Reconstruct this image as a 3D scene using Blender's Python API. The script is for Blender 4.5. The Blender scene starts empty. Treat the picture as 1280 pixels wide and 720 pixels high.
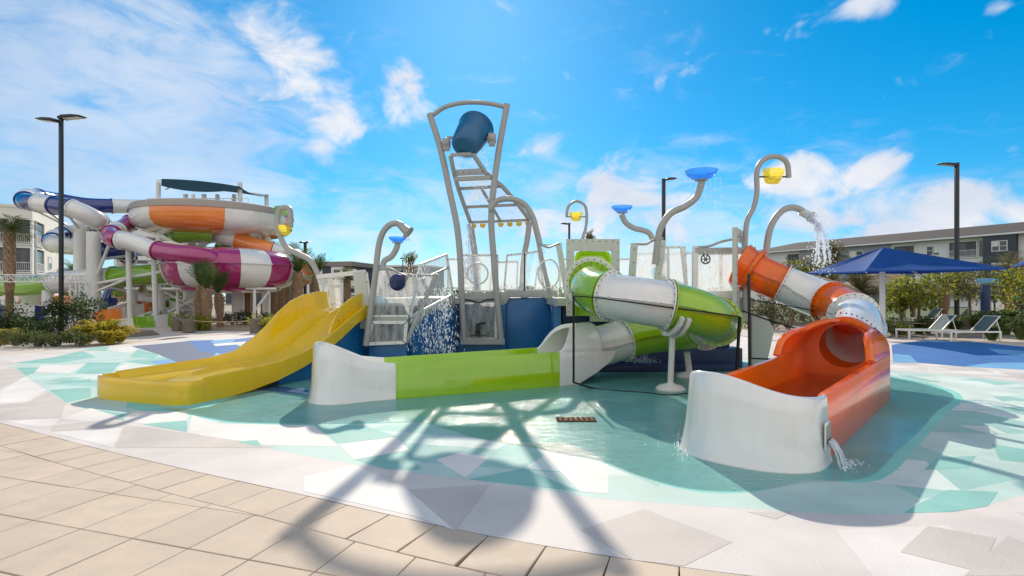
import bpy, bmesh, math, random
from mathutils import Vector, Matrix
rnd = random.Random(7)
S = bpy.context.scene
COL = S.collection
PI = math.pi
FPX, EYE, HOR = 680.0, 1.65, 370.0       # focal length in photo pixels, eye height, horizon row
V = Vector

def P(x, y, Y):
    """photo pixel at depth Y -> a point of the place"""
    return V(((x - 640) / FPX * Y, Y, EYE - (y - HOR) / FPX * Y))
def G(x, y, z=0.0):
    Y = (EYE - z) * FPX / (y - HOR)
    return V(((x - 640) / FPX * Y, Y, z))

def lerp(a, b, t): return a + (b - a) * t
def sst(a, b, x):
    t = max(0, min(1, (x - a) / (b - a))); return t * t * (3 - 2 * t)
def interp(tab, s):
    if s <= tab[0][0]: return tab[0][1]
    for (a, va), (b, vb) in zip(tab, tab[1:]):
        if s <= b: return lerp(va, vb, (s - a) / (b - a))
    return tab[-1][1]
def smooth(pts, n=6, closed=False):
    """Catmull-Rom through the points"""
    pts = [V(p) for p in pts]; out = []
    m = len(pts)
    for i in range(m if closed else m - 1):
        p1, p2 = pts[i], pts[(i + 1) % m]
        p0 = pts[i - 1] if (closed or i > 0) else p1 * 2 - p2
        p3 = pts[(i + 2) % m] if (closed or i + 2 < m) else p2 * 2 - p1
        for k in range(n):
            t = k / n
            out.append(.5 * ((2 * p1) + (p2 - p0) * t + (2 * p0 - 5 * p1 + 4 * p2 - p3) * t * t + (3 * p1 - p0 - 3 * p2 + p3) * t ** 3))
    if not closed: out.append(pts[-1].copy())
    return out
def resample(pts, step):
    out = [pts[0].copy()]; acc = 0
    for a, b in zip(pts, pts[1:]):
        L = (b - a).length
        while L > 0 and acc + L >= step:
            t = (step - acc) / L; a = a.lerp(b, t); out.append(a.copy()); L = (b - a).length; acc = 0
        acc += L
    if (out[-1] - pts[-1]).length > step * .3: out.append(pts[-1].copy())
    return out
def arclen(pts):
    s = [0]
    for a, b in zip(pts, pts[1:]): s.append(s[-1] + (b - a).length)
    return s

class MB:
    def __init__(self): self.v = []; self.f = []; self.m = []
    def add(self, vs, fs, mi=0):
        o = len(self.v); self.v += [tuple(p) for p in vs]
        for i, f in enumerate(fs):
            self.f.append([o + k for k in f]); self.m.append(mi if isinstance(mi, int) else mi[i])
        return self
    def box(self, c, s, rz=0, mi=0, M=None):
        vs = []
        R = M or Matrix.Rotation(rz, 3, 'Z')
        for z in (-.5, .5):
            for y in (-.5, .5):
                for x in (-.5, .5): vs.append(V(c) + R @ V((x * s[0], y * s[1], z * s[2])))
        return self.add(vs, [(0,2,3,1),(4,5,7,6),(0,1,5,4),(2,6,7,3),(0,4,6,2),(1,3,7,5)], mi)
    def beam(self, p0, p1, w, h=None, up=V((0,0,1)), mi=0):
        p0, p1 = V(p0), V(p1); h = h or w; d = (p1 - p0); L = d.length; d.normalize()
        if abs(d.dot(up)) > .99: up = V((0,1,0))
        sd = d.cross(up).normalized(); u = sd.cross(d)
        M = Matrix((sd, d, u)).transposed()
        return self.box((p0 + p1) / 2, (w, L, h), mi=mi, M=M)
    def frames(self, pts, fixed=False):
        n = len(pts); T = []
        for i in range(n):
            t = pts[min(i + 1, n - 1)] - pts[max(i - 1, 0)]; T.append(t.normalized())
        fr = []
        if fixed:
            for t in T:
                sd = t.cross(V((0,0,1))).normalized(); fr.append((sd, sd.cross(t)))
        else:
            up = V((0,0,1)) if abs(T[0].z) < .9 else V((0,1,0))
            sd = T[0].cross(up).normalized()
            for t in T:
                sd = (sd - t * sd.dot(t)).normalized(); fr.append((sd, sd.cross(t)))
        return fr
    def loft(self, secs, ring=True, caps=False, mi=0, mif=None):
        n = len(secs[0]); vs = [p for s in secs for p in s]; fs = []; ms = []
        for i in range(len(secs) - 1):
            for k in range(n if ring else n - 1):
                k2 = (k + 1) % n
                fs.append((i*n + k, i*n + k2, (i+1)*n + k2, (i+1)*n + k)); ms.append(mif(i, k) if mif else mi)
        if caps:
            fs.append(tuple(range(n))[::-1]); ms.append(mif(0, 0) if mif else mi)
            fs.append(tuple((len(secs)-1)*n + k for k in range(n))); ms.append(mif(len(secs)-2, 0) if mif else mi)
        return self.add(vs, fs, ms)
    def tube(self, pts, r, n=10, caps=True, mi=0, fixed=False):
        pts = [V(p) for p in pts]
        fr = self.frames(pts, fixed); secs = []
        for i, p in enumerate(pts):
            rr = r[i] if isinstance(r, (list, tuple)) else r
            sd, u = fr[i]
            secs.append([p + sd * (rr * math.cos(2*PI*k/n)) + u * (rr * math.sin(2*PI*k/n)) for k in range(n)])
        return self.loft(secs, caps=caps, mi=mi)
    def sweep(self, prof, pts, caps=True, mi=0, fixed=True):
        pts = [V(p) for p in pts]; fr = self.frames(pts, fixed)
        secs = [[p + sd * a + u * b for a, b in prof] for p, (sd, u) in zip(pts, fr)]
        return self.loft(secs, caps=caps, mi=mi)
    def lathe(self, prof, c=(0,0,0), n=24, mi=0, mif=None, M=None, caps=False):
        c = V(c); secs = []
        R = M or Matrix.Identity(3)
        secs = [[c + R @ V((r * math.cos(2*PI*k/n), r * math.sin(2*PI*k/n), z)) for k in range(n)] for r, z in prof]
        return self.loft(secs, caps=caps, mi=mi, mif=mif)
    def prism(self, pts, off, mi=0):
        pts = [V(p) for p in pts]; off = V(off); n = len(pts)
        fs = [tuple(range(n))[::-1], tuple(range(n, 2*n))] + [(k, (k+1) % n, n + (k+1) % n, n + k) for k in range(n)]
        return self.add(pts + [p + off for p in pts], fs, mi)
    def poly(self, pts, mi=0): return self.add(pts, [tuple(range(len(pts)))], mi)
    def drop(self, c, r, mi=0, st=1.0):
        c = V(c); vs = [c + V(d) * r for d in ((1,0,0),(0,1,0),(-1,0,0),(0,-1,0))] + [c + V((0,0,r*st)), c - V((0,0,r*st))]
        return self.add(vs, [(0,1,4),(1,2,4),(2,3,4),(3,0,4),(1,0,5),(2,1,5),(3,2,5),(0,3,5)], mi)
    def build(self, name, mats, parent=None, origin=None, flat=False, angle=40, recalc=True, bevel=0):
        me = bpy.data.meshes.new(name)
        base = V((0,0,0)); q = parent
        while q: base += q.location; q = q.parent
        o = V(origin) if origin is not None else V((0,0,0))
        off = base + o
        me.from_pydata([(v[0]-off.x, v[1]-off.y, v[2]-off.z) for v in self.v], [], self.f)
        if not isinstance(mats, (list, tuple)): mats = [mats]
        for m in mats: me.materials.append(m)
        if len(mats) > 1: me.polygons.foreach_set('material_index', self.m)
        if recalc:
            bm = bmesh.new(); bm.from_mesh(me); bmesh.ops.recalc_face_normals(bm, faces=bm.faces)
            if bevel: 
                ed = [e for e in bm.edges if len(e.link_faces) == 2 and e.calc_face_angle() > .6]
                bmesh.ops.bevel(bm, geom=ed, offset=bevel, segments=2, affect='EDGES', profile=.6, clamp_overlap=True)
            bm.to_mesh(me); bm.free()
        if not flat:
            me.polygons.foreach_set('use_smooth', [True] * len(me.polygons))
            try: me.set_sharp_from_angle(angle=math.radians(angle))
            except Exception: pass
        me.update()
        ob = bpy.data.objects.new(name, me); COL.objects.link(ob)
        ob.location = o
        if parent: ob.parent = parent
        return ob

def tag(o, label=None, cat=None, group=None, kind=None):
    if label: o['label'] = label
    if cat: o['category'] = cat
    if group: o['group'] = group
    if kind: o['kind'] = kind
    return o
def thing(name, label, cat, loc=(0,0,0), group=None):
    e = bpy.data.objects.new(name, None); e.empty_display_size = .2; COL.objects.link(e)
    e.location = loc
    return tag(e, label, cat, group)
def copy_tree(o, parent=None, kids=None):
    if kids is None:
        kids = {}
        for q in bpy.data.objects:
            if q.parent: kids.setdefault(q.parent.name, []).append(q)
    c = o.copy(); COL.objects.link(c)
    if parent: c.parent = parent
    for ch in kids.get(o.name, []): copy_tree(ch, c, kids)
    return c
def dup(o, label, loc, rz=0, sc=1.0, group=None):
    c = copy_tree(o); c.location = loc; c.rotation_euler = (0, 0, rz); c.scale = (sc, sc, sc)
    c['label'] = label
    if group: c['group'] = group
    return c

# ---------------------------------------------------------------- materials
def mat(name, col, rough=.5, metal=0, coat=0, var=.06, scale=3.0, bump=0, bscale=40, spec=.5, trans=0, rvar=.06):
    m = bpy.data.materials.new(name); m.use_nodes = True
    nt = m.node_tree; N = nt.nodes; L = nt.links; b = N['Principled BSDF']
    tc = N.new('ShaderNodeTexCoord')
    nz = N.new('ShaderNodeTexNoise'); nz.inputs['Scale'].default_value = scale; nz.inputs['Detail'].default_value = 5
    L.new(tc.outputs['Object'], nz.inputs['Vector'])
    mx = N.new('ShaderNodeMix'); mx.data_type = 'RGBA'
    c = V(col)
    mx.inputs[6].default_value = (*(c * (1 - var)), 1); mx.inputs[7].default_value = (*(c * (1 + var)), 1)
    mr = N.new('ShaderNodeMapRange'); mr.inputs[1].default_value = .3; mr.inputs[2].default_value = .7
    L.new(nz.outputs['Fac'], mr.inputs[0]); L.new(mr.outputs[0], mx.inputs[0]); L.new(mx.outputs[2], b.inputs['Base Color'])
    r2 = N.new('ShaderNodeMapRange'); r2.inputs[1].default_value = .3; r2.inputs[2].default_value = .7
    r2.inputs[3].default_value = max(0.02, rough - rvar); r2.inputs[4].default_value = rough + rvar
    L.new(nz.outputs['Fac'], r2.inputs[0]); L.new(r2.outputs[0], b.inputs['Roughness'])
    b.inputs['Metallic'].default_value = metal; b.inputs['Coat Weight'].default_value = coat
    b.inputs['Coat Roughness'].default_value = .05
    b.inputs['Specular IOR Level'].default_value = spec
    if bump:
        n2 = N.new('ShaderNodeTexNoise'); n2.inputs['Scale'].default_value = bscale; n2.inputs['Detail'].default_value = 4
        L.new(tc.outputs['Object'], n2.inputs['Vector'])
        bp = N.new('ShaderNodeBump'); bp.inputs['Strength'].default_value = bump; bp.inputs['Distance'].default_value = .02
        L.new(n2.outputs['Fac'], bp.inputs['Height']); L.new(bp.outputs[0], b.inputs['Normal'])
    if trans:
        out = N['Material Output']; t = N.new('ShaderNodeBsdfTranslucent'); L.new(mx.outputs[2], t.inputs['Color'])
        ms = N.new('ShaderNodeMixShader'); ms.inputs[0].default_value = trans
        L.new(b.outputs[0], ms.inputs[1]); L.new(t.outputs[0], ms.inputs[2]); L.new(ms.outputs[0], out.inputs['Surface'])
    return m
def fib(name, col, trans=0.0):
    m = mat(name, col, rough=.14, coat=.9, var=.05, scale=1.4, bump=.05, bscale=5, trans=trans, rvar=.06)
    nt = m.node_tree; N = nt.nodes; L = nt.links; b = N['Principled BSDF']; tc = next(n for n in N if n.type == 'TEX_COORD')
    old = b.inputs['Base Color'].links[0].from_socket          # run marks and mineral bloom
    mp = N.new('ShaderNodeMapping'); mp.inputs['Scale'].default_value = (5, 5, .45); L.new(tc.outputs['Object'], mp.inputs[0])
    nz = N.new('ShaderNodeTexNoise'); nz.inputs['Scale'].default_value = 1.6; nz.inputs['Detail'].default_value = 7; nz.inputs['Roughness'].default_value = .65; L.new(mp.outputs[0], nz.inputs['Vector'])
    mr = N.new('ShaderNodeMapRange'); mr.inputs[1].default_value = .35; mr.inputs[2].default_value = .72; mr.inputs[3].default_value = 1.015; mr.inputs[4].default_value = .94; L.new(nz.outputs['Fac'], mr.inputs[0])
    mx = N.new('ShaderNodeMix'); mx.data_type = 'RGBA'; mx.blend_type = 'MULTIPLY'; mx.inputs[0].default_value = 1; L.new(old, mx.inputs[6]); L.new(mr.outputs[0], mx.inputs[7]); L.new(mx.outputs[2], b.inputs['Base Color'])
    return m

YEL = fib('yellow_gelcoat', (.87, .63, .02), .3)
LIME = fib('lime_gelcoat', (.33, .58, .012), .15)
WHT = fib('white_gelcoat', (.80, .79, .76), .10)
ORG = fib('orange_gelcoat', (.93, .215, .010), .38)
ORGW = fib('orange_gelcoat_far', (.85, .24, .04))
NAVYT = fib('navy_gelcoat', (.015, .03, .20))
MAG = fib('magenta_gelcoat', (.36, .012, .13))
GRNT = fib('green_gelcoat', (.20, .42, .02))
BUCK = mat('bucket_blue', (.005, .095, .22), .35, coat=.3)
WALLB = mat('wall_blue', (.006, .12, .32), .4, var=.1, scale=2, coat=.2)
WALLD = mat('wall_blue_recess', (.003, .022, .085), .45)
STEEL = mat('powder_grey_steel', (.35, .342, .328), .42, var=.04)
STEELW = mat('powder_white_steel', (.72, .71, .68), .42, var=.04)
PLATE = mat('grey_green_plate', (.50, .52, .47), .45, var=.05)
DECK = mat('deck_fascia', (.36, .37, .36), .5)
BLACK = mat('black_metal', (.012, .012, .014), .4)
BOLT = mat('bolt_dark', (.05, .05, .055), .4, metal=.6)
SEAM = mat('seam_shadow_gap', (.02, .022, .018), .6)
NET = mat('black_net', (.008, .008, .009), .8)
RUBBER = mat('rubber', (.02, .02, .02), .7)
LENS = mat('lamp_lens', (.75, .72, .6), .3)
ROOFM = mat('shingle_roof', (.05, .038, .032), .85, var=.2, scale=1.5, bump=.5, bscale=6)
STUCW = mat('white_stucco', (.70, .69, .66), .8, var=.05, scale=.4, bump=.1)
STUCL = mat('cream_stucco', (.72, .69, .62), .8, var=.05, scale=.4, bump=.1)
STUCG = mat('charcoal_siding', (.055, .062, .08), .7, var=.1, scale=.5)
STUCM = mat('grey_siding', (.30, .32, .34), .75, var=.08, scale=.5)
STUCT = mat('taupe_siding', (.24, .20, .17), .75, var=.08, scale=.5)
GLASSD = mat('dark_window_glass', (.02, .026, .03), .08, var=.3, scale=.6, spec=.8)
SHADOWIN = mat('recess_shade', (.10, .10, .10), .8, var=.3, scale=.6)  # shade of the balcony recess put into the colour of a flat panel
WFRAME = mat('window_frame_white', (.75, .75, .74), .5)
CANV = mat('blue_canvas', (.008, .11, .42), .75, var=.1, scale=1.2, bump=.15, bscale=3, trans=.5)
NCANV = mat('navy_canvas', (.012, .06, .10), .8, trans=.2)
SLING = mat('teal_sling', (.10, .17, .175), .85, bump=.2, bscale=200, trans=.05)
WOODP = mat('weathered_post', (.16, .13, .09), .85, var=.25, scale=4, bump=.6, bscale=14)
ROPE = mat('rope_tan', (.33, .24, .14), .9, var=.15, scale=30)
THATCH = mat('thatch', (.22, .16, .10), .95, var=.4, scale=5, bump=1, bscale=18)
TRUNKP = mat('palm_trunk', (.20, .11, .06), .9, var=.35, scale=5, bump=.8, bscale=12)
BOOT = mat('palm_boots', (.30, .20, .12), .9, var=.35, scale=6, bump=.6, bscale=14)
BARK = mat('bark', (.14, .10, .07), .9, var=.3, scale=6, bump=.8, bscale=20)
def leafm(name, c): return mat(name, c, .5, var=.35, scale=1.6, trans=.5, spec=.35)
LF_PALM = leafm('palm_leaf', (.12, .15, .04))
LF_DARK = leafm('dark_leaf', (.045, .075, .025))
LF_MID = leafm('mid_leaf', (.08, .115, .03))
LF_YEL = leafm('yellow_green_leaf', (.27, .28, .03))
LF_GOLD = leafm('gold_leaf', (.42, .34, .03))
LF_OLIVE = leafm('olive_leaf', (.13, .12, .05))
LF_STRAP = leafm('strap_leaf', (.10, .15, .04))
MULCH = mat('mulch', (.20, .14, .09), .95, var=.4, scale=8, bump=.8, bscale=30)

def clear_mat(name, haze, tint=(1, 1, 1), hz=(.8, .8, .8)):
    m = bpy.data.materials.new(name); m.use_nodes = True; nt = m.node_tree; N = nt.nodes; L = nt.links
    N.remove(N['Principled BSDF']); out = N['Material Output']
    tr = N.new('ShaderNodeBsdfTransparent'); tr.inputs[0].default_value = (*tint, 1)
    gl = N.new('ShaderNodeBsdfGlossy'); gl.inputs['Roughness'].default_value = .08
    fr = N.new('ShaderNodeFresnel'); fr.inputs[0].default_value = 1.45
    a = N.new('ShaderNodeMixShader'); fm = N.new('ShaderNodeMath'); fm.operation = 'MINIMUM'; L.new(fr.outputs[0], fm.inputs[0]); fm.inputs[1].default_value = .10; L.new(fm.outputs[0], a.inputs[0]); L.new(tr.outputs[0], a.inputs[1]); L.new(gl.outputs[0], a.inputs[2])
    di = N.new('ShaderNodeBsdfDiffuse'); di.inputs[0].default_value = (*hz, 1)
    tl = N.new('ShaderNodeBsdfTranslucent'); tl.inputs[0].default_value = (*hz, 1)
    dd = N.new('ShaderNodeMixShader'); dd.inputs[0].default_value = .5; L.new(di.outputs[0], dd.inputs[1]); L.new(tl.outputs[0], dd.inputs[2])
    tc = N.new('ShaderNodeTexCoord'); mp = N.new('ShaderNodeMapping'); mp.inputs['Scale'].default_value = (5, 5, 1.2)
    nz = N.new('ShaderNodeTexNoise'); nz.inputs['Scale'].default_value = 2; nz.inputs['Detail'].default_value = 5
    L.new(tc.outputs['Object'], mp.inputs[0]); L.new(mp.outputs[0], nz.inputs['Vector'])
    mr = N.new('ShaderNodeMapRange'); mr.inputs[1].default_value = .35; mr.inputs[2].default_value = .75
    mr.inputs[3].default_value = haze * .35; mr.inputs[4].default_value = haze * 1.7
    L.new(nz.outputs['Fac'], mr.inputs[0])
    b = N.new('ShaderNodeMixShader'); L.new(mr.outputs[0], b.inputs[0]); L.new(a.outputs[0], b.inputs[1]); L.new(dd.outputs[0], b.inputs[2])
    L.new(b.outputs[0], out.inputs['Surface'])
    return m
CLEAR = clear_mat('clear_acrylic', .13)
CLEARH = clear_mat('hazy_acrylic', .37)
CLEARM = clear_mat('scratched_acrylic', .40)
BOWLB = clear_mat('blue_acrylic', .22, (.50, .78, 1), (.10, .40, .95))
BOWLY = clear_mat('yellow_acrylic', .5, (1, .93, .55), (.95, .85, .18))
DROP = clear_mat('falling_water', .55, (.97, .98, 1), (.9, .93, .97))
NAVYP = mat('navy_plastic', (.012, .02, .10), .4)

# ---------------------------------------------------------------- camera, sun, sky
SUN_EL, SUN_AZ = math.radians(30.2), math.radians(-3.8)      # azimuth from +Y, negative = left
cam = bpy.data.cameras.new('camera'); co = bpy.data.objects.new('camera', cam); COL.objects.link(co)
cam.sensor_width = 36; cam.lens = FPX / 1280 * 36; cam.shift_y = (HOR - 360) / 1280
cam.clip_start = .1; cam.clip_end = 3000
co.location = (0, 0, EYE); co.rotation_euler = (PI / 2, 0, 0)
S.camera = co
sl = bpy.data.lights.new('sun', 'SUN'); so = bpy.data.objects.new('sun', sl); COL.objects.link(so)
sl.energy = 4.9; sl.angle = math.radians(.55); sl.color = (1, .89, .74)
sd = V((math.sin(SUN_AZ) * math.cos(SUN_EL), math.cos(SUN_AZ) * math.cos(SUN_EL), math.sin(SUN_EL)))
so.rotation_euler = sd.to_track_quat('Z', 'Y').to_euler(); so.location = (0, 40, 40)
S.view_settings.view_transform = 'Standard'; S.view_settings.look = 'None'; S.view_settings.gamma = 1
S.view_settings.exposure = .17
S.render.engine = 'CYCLES'
S.cycles.max_bounces = 10; S.cycles.transparent_max_bounces = 24; S.cycles.diffuse_bounces = 4
S.cycles.caustics_reflective = False; S.cycles.caustics_refractive = False
S.cycles.sample_clamp_indirect = 6; S.cycles.use_denoising = True

W = bpy.data.worlds.new('World'); S.world = W; W.use_nodes = True
nt = W.node_tree; N = nt.nodes; L = nt.links
bg = N['Background']; bg.inputs['Strength'].default_value = .12
sky = N.new('ShaderNodeTexSky'); sky.sky_type = 'NISHITA'; sky.sun_disc = False
sky.sun_elevation = SUN_EL; sky.sun_rotation = SUN_AZ; sky.air_density = 1.0; sky.dust_density = .2; sky.ozone_density = 3
hs = N.new('ShaderNodeHueSaturation'); hs.inputs['Saturation'].default_value = 1.28; hs.inputs['Value'].default_value = 1.0; hs.inputs['Hue'].default_value = .488
gm = N.new('ShaderNodeGamma'); gm.inputs['Gamma'].default_value = .82; L.new(sky.outputs[0], gm.inputs['Color'])
tn = N.new('ShaderNodeMix'); tn.data_type = 'RGBA'; tn.blend_type = 'MULTIPLY'; tn.inputs[0].default_value = 1; tn.inputs[7].default_value = (.70, 1.03, 1.34, 1)
L.new(gm.outputs[0], tn.inputs[6]); L.new(tn.outputs[2], hs.inputs['Color'])
tc = N.new('ShaderNodeTexCoord'); sp = N.new('ShaderNodeSeparateXYZ'); L.new(tc.outputs['Generated'], sp.inputs[0])
def mth(op, a, b=None, c=None, clamp=False):
    n = N.new('ShaderNodeMath'); n.operation = op; n.use_clamp = clamp
    for i, q in enumerate((a, b, c)):
        if q is None: continue
        if isinstance(q, (int, float)): n.inputs[i].default_value = q
        else: L.new(q, n.inputs[i])
    return n.outputs[0]
az = mth('ARCTAN2', sp.outputs[0], sp.outputs[1]); el = mth('ARCSINE', sp.outputs[2])
ae = N.new('ShaderNodeCombineXYZ'); L.new(az, ae.inputs[0]); L.new(el, ae.inputs[1])
def blob(px, py, wx, wy, s=1.0):
    a0 = math.atan((px - 640) / FPX); e0 = math.atan((HOR - py) / FPX * math.cos(a0))
    wa = wx / FPX * math.cos(a0) ** 2; we = wy / FPX * math.cos(a0)
    sub = N.new('ShaderNodeVectorMath'); sub.operation = 'SUBTRACT'; L.new(ae.outputs[0], sub.inputs[0]); sub.inputs[1].default_value = (a0, e0, 0)
    mu = N.new('ShaderNodeVectorMath'); mu.operation = 'MULTIPLY'; L.new(sub.outputs[0], mu.inputs[0]); mu.inputs[1].default_value = (1 / wa, 1 / we, 0)
    ln = N.new('ShaderNodeVectorMath'); ln.operation = 'LENGTH'; L.new(mu.outputs[0], ln.inputs[0])
    r = N.new('ShaderNodeMapRange'); r.interpolation_type = 'SMOOTHSTEP'; L.new(ln.outputs['Value'], r.inputs[0])
    r.inputs[1].default_value = .15; r.inputs[2].default_value = 1.15; r.inputs[3].default_value = s; r.inputs[4].default_value = 0
    return r.outputs[0]
def noise(scale, detail, st, rough=.55, dist=0.0, off=0.0):
    mp = N.new('ShaderNodeMapping'); mp.inputs['Scale'].default_value = st; mp.inputs['Location'].default_value = (off, off * .7, off * .3)
    L.new(tc.outputs['Generated'], mp.inputs[0])
    nz = N.new('ShaderNodeTexNoise'); nz.inputs['Scale'].default_value = scale; nz.inputs['Detail'].default_value = detail
    nz.inputs['Roughness'].default_value = rough; nz.inputs['Distortion'].default_value = dist
    L.new(mp.outputs[0], nz.inputs['Vector']); return nz.outputs['Fac']
BLOBS = [  # heaped clouds: px, py, half-width, half-height, amount
 (500,112,46,42,.9),(523,140,40,26,.7),(668,200,70,45,.6),(690,235,110,50,.6),(790,235,80,60,1.0),(760,275,160,55,.9),(850,285,90,50,.8),
 (1000,225,95,48,1.0),(1090,215,75,42,1.0),(1050,260,170,48,.85),(1190,255,110,42,1.0),(1250,275,120,50,1.0),(1120,290,120,30,.8),(1085,4,60,24,.7),(1243,2,30,20,.6),
 (1265,190,26,14,.5),(410,140,70,70,.75),(350,60,110,100,.6),(580,250,90,60,.5)]
acc = None
for bb in BLOBS:
    o = blob(*bb); acc = o if acc is None else mth('MAXIMUM', acc, o)
n1 = noise(9.5, 10, (1, 1, 1.5), .58, .5)
cum = mth('ADD', mth('MULTIPLY', acc, .80), mth('MULTIPLY', mth('SUBTRACT', n1, .5), 2.3))
r1 = N.new('ShaderNodeMapRange'); r1.interpolation_type = 'SMOOTHSTEP'; L.new(cum, r1.inputs[0]); r1.inputs[1].default_value = .24; r1.inputs[2].default_value = .88
# thin rippled veil on the left
veil = blob(150, 170, 480, 330, 1.0); veil2 = blob(640, 305, 900, 150, .68); vv = mth('MAXIMUM', veil, veil2)
n2 = noise(9, 8, (1, .6, 2.6), .62, .6, 3.1)
wis = mth('ADD', mth('MULTIPLY', vv, .8), mth('MULTIPLY', mth('SUBTRACT', n2, .5), 1.6))
r2 = N.new('ShaderNodeMapRange'); r2.interpolation_type = 'SMOOTHSTEP'; L.new(wis, r2.inputs[0]); r2.inputs[1].default_value = .1; r2.inputs[2].default_value = .95; r2.inputs[4].default_value = .66
den = mth('MAXIMUM', r1.outputs[0], r2.outputs[0])
# clouds only above the horizon
up = N.new('ShaderNodeMapRange'); L.new(el, up.inputs[0]); up.inputs[1].default_value = -.02; up.inputs[2].default_value = .03
bk = N.new('ShaderNodeMapRange'); bk.interpolation_type = 'SMOOTHSTEP'; L.new(sp.outputs[1], bk.inputs[0]); bk.inputs[1].default_value = .30; bk.inputs[2].default_value = -.25; bk.inputs[4].default_value = .92  # unseen cloud cover behind the camera, added to fill the shaded sides
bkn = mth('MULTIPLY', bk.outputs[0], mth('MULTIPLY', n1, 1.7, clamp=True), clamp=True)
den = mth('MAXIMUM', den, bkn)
den = mth('MULTIPLY', den, up.outputs[0], clamp=True)
n3 = noise(5, 5, (1, 1, 1.8), .55, .2, 7.7)
cc = N.new('ShaderNodeMix'); cc.data_type = 'RGBA'; CB = 7.0
cc.inputs[6].default_value = (.74 * CB, .80 * CB, .93 * CB, 1); cc.inputs[7].default_value = (1.0 * CB, 1.0 * CB, 1.02 * CB, 1)
rr = N.new('ShaderNodeMapRange'); L.new(n3, rr.inputs[0]); rr.inputs[1].default_value = .35; rr.inputs[2].default_value = .65; L.new(rr.outputs[0], cc.inputs[0])
ml = N.new('ShaderNodeMix'); ml.data_type = 'RGBA'; L.new(bk.outputs[0], ml.inputs[0]); ml.inputs[6].default_value = (1,1,1,1); ml.inputs[7].default_value = (1.64, 1.50, 1.32, 1)     # unseen back clouds brightened and warmed as fill for the shade
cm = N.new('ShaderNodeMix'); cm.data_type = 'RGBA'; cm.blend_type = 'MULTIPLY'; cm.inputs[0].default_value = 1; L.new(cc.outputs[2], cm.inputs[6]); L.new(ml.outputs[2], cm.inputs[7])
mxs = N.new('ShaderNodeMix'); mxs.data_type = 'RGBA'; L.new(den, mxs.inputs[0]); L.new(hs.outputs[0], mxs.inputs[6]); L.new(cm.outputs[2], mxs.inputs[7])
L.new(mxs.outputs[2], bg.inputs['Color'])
# ---------------------------------------------------------------- ground, paving, splash pad, water
def speckle(name, col, var=.10, s=90, rough=.75, bump=.25, blot=.13):
    m = mat(name, col, rough, var=blot, scale=1.3)
    nt = m.node_tree; N = nt.nodes; L = nt.links; b = N['Principled BSDF']
    tc = next(n for n in N if n.type == 'TEX_COORD'); old = b.inputs['Base Color'].links[0].from_socket
    v = N.new('ShaderNodeTexNoise'); v.inputs['Scale'].default_value = s; v.inputs['Detail'].default_value = 2; L.new(tc.outputs['Object'], v.inputs['Vector'])
    mr = N.new('ShaderNodeMapRange'); L.new(v.outputs['Fac'], mr.inputs[0]); mr.inputs[1].default_value = .3; mr.inputs[2].default_value = .7
    mr.inputs[3].default_value = 1 - var; mr.inputs[4].default_value = 1 + var
    mx = N.new('ShaderNodeMix'); mx.data_type = 'RGBA'; mx.blend_type = 'MULTIPLY'; mx.inputs[0].default_value = 1
    L.new(old, mx.inputs[6]); L.new(mr.outputs[0], mx.inputs[7]); L.new(mx.outputs[2], b.inputs['Base Color'])
    bp = N.new('ShaderNodeBump'); bp.inputs['Strength'].default_value = bump; bp.inputs['Distance'].default_value = .01
    L.new(v.outputs['Fac'], bp.inputs['Height']); L.new(bp.outputs[0], b.inputs['Normal'])
    return m
PADS = [speckle('pad_lavender_white', (.55, .51, .485)), speckle('pad_white', (.62, .595, .57)), speckle('pad_beige', (.475, .43, .40)),
        speckle('pad_aqua_pale', (.40, .54, .50)), speckle('pad_teal', (.20, .43, .39)), speckle('pad_teal_deep', (.20, .515, .47)),
        speckle('pad_slate', (.085, .115, .19)), speckle('pad_blue', (.014, .12, .36)), speckle('pad_light_blue', (.11, .31, .55)), speckle('pad_navy', (.015, .06, .23)), speckle('pad_warm_light', (.60, .57, .545)), speckle('pad_grey_light', (.475, .445, .425)), speckle('pad_aqua_light', (.52, .61, .575)), speckle('pad_aqua_mid', (.27, .47, .43))]
gm_ = MB().poly([(-900,-60,-.05),(900,-60,-.05),(900,1400,-.05),(-900,1400,-.05)]).build('ground', mat('sandy_ground', (.26, .23, .17), .95, var=.25, scale=.15, bump=.5, bscale=3), flat=True)
tag(gm_, kind='structure')
wk = MB().poly([(-60,-3,-.03),(60,-3,-.03),(60,27.5,-.03),(16,27.5,-.03),(-4,33,-.03),(-14,33,-.03),(-60,36,-.03)]).build('walkway', speckle('walkway_concrete', (.50, .44, .37), .08, 30, .85, .2), flat=True)
tag(wk, kind='structure')

front = [(-16,12.4),(-13.6,10.9),(-11.4,9.55),(-9,8.3),(-6.73,7.12),(-4.58,5.94),(-2.98,5.12),(-1.74,4.52),(-.77,4.03),(0,3.68),(1.05,3.31),(1.9,3.10),(3,2.92),(5,2.8),(8,3.2),(11,4.6),(13.5,6.3)]
front = [p.to_2d() for p in smooth([(x, y, 0) for x, y in front], 5)]
back = [(17.5,9),(19,12.5),(18.4,16),(16.8,18.6),(14.8,20.3),(11,22.5),(6,24),(-4,26.5),(-9,26.6),(-11.4,25.4),(-12.9,21.3),(-13.2,18.8),(-13.9,15.8),(-15.2,13.6)]
pad = MB()
NP = len(front)
outer = [V((p[0], p[1], .0)) for p in front] + [V((x, y, 0)) for x, y in back]
pad.poly(outer, 0)
def lay(mi, pts, lev): pad.poly([(p[0], p[1], lev * .0003) for p in pts], mi)
def px(pts, f=lambda x, y: (x, y)): return [G(*f(x, y)) for x, y in pts]
c4 = lambda x, y: (x / 2.909, 400 + y / 2.909)
c5 = lambda x, y: (380 + x / 3.274, 480 + y / 3.274)
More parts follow.
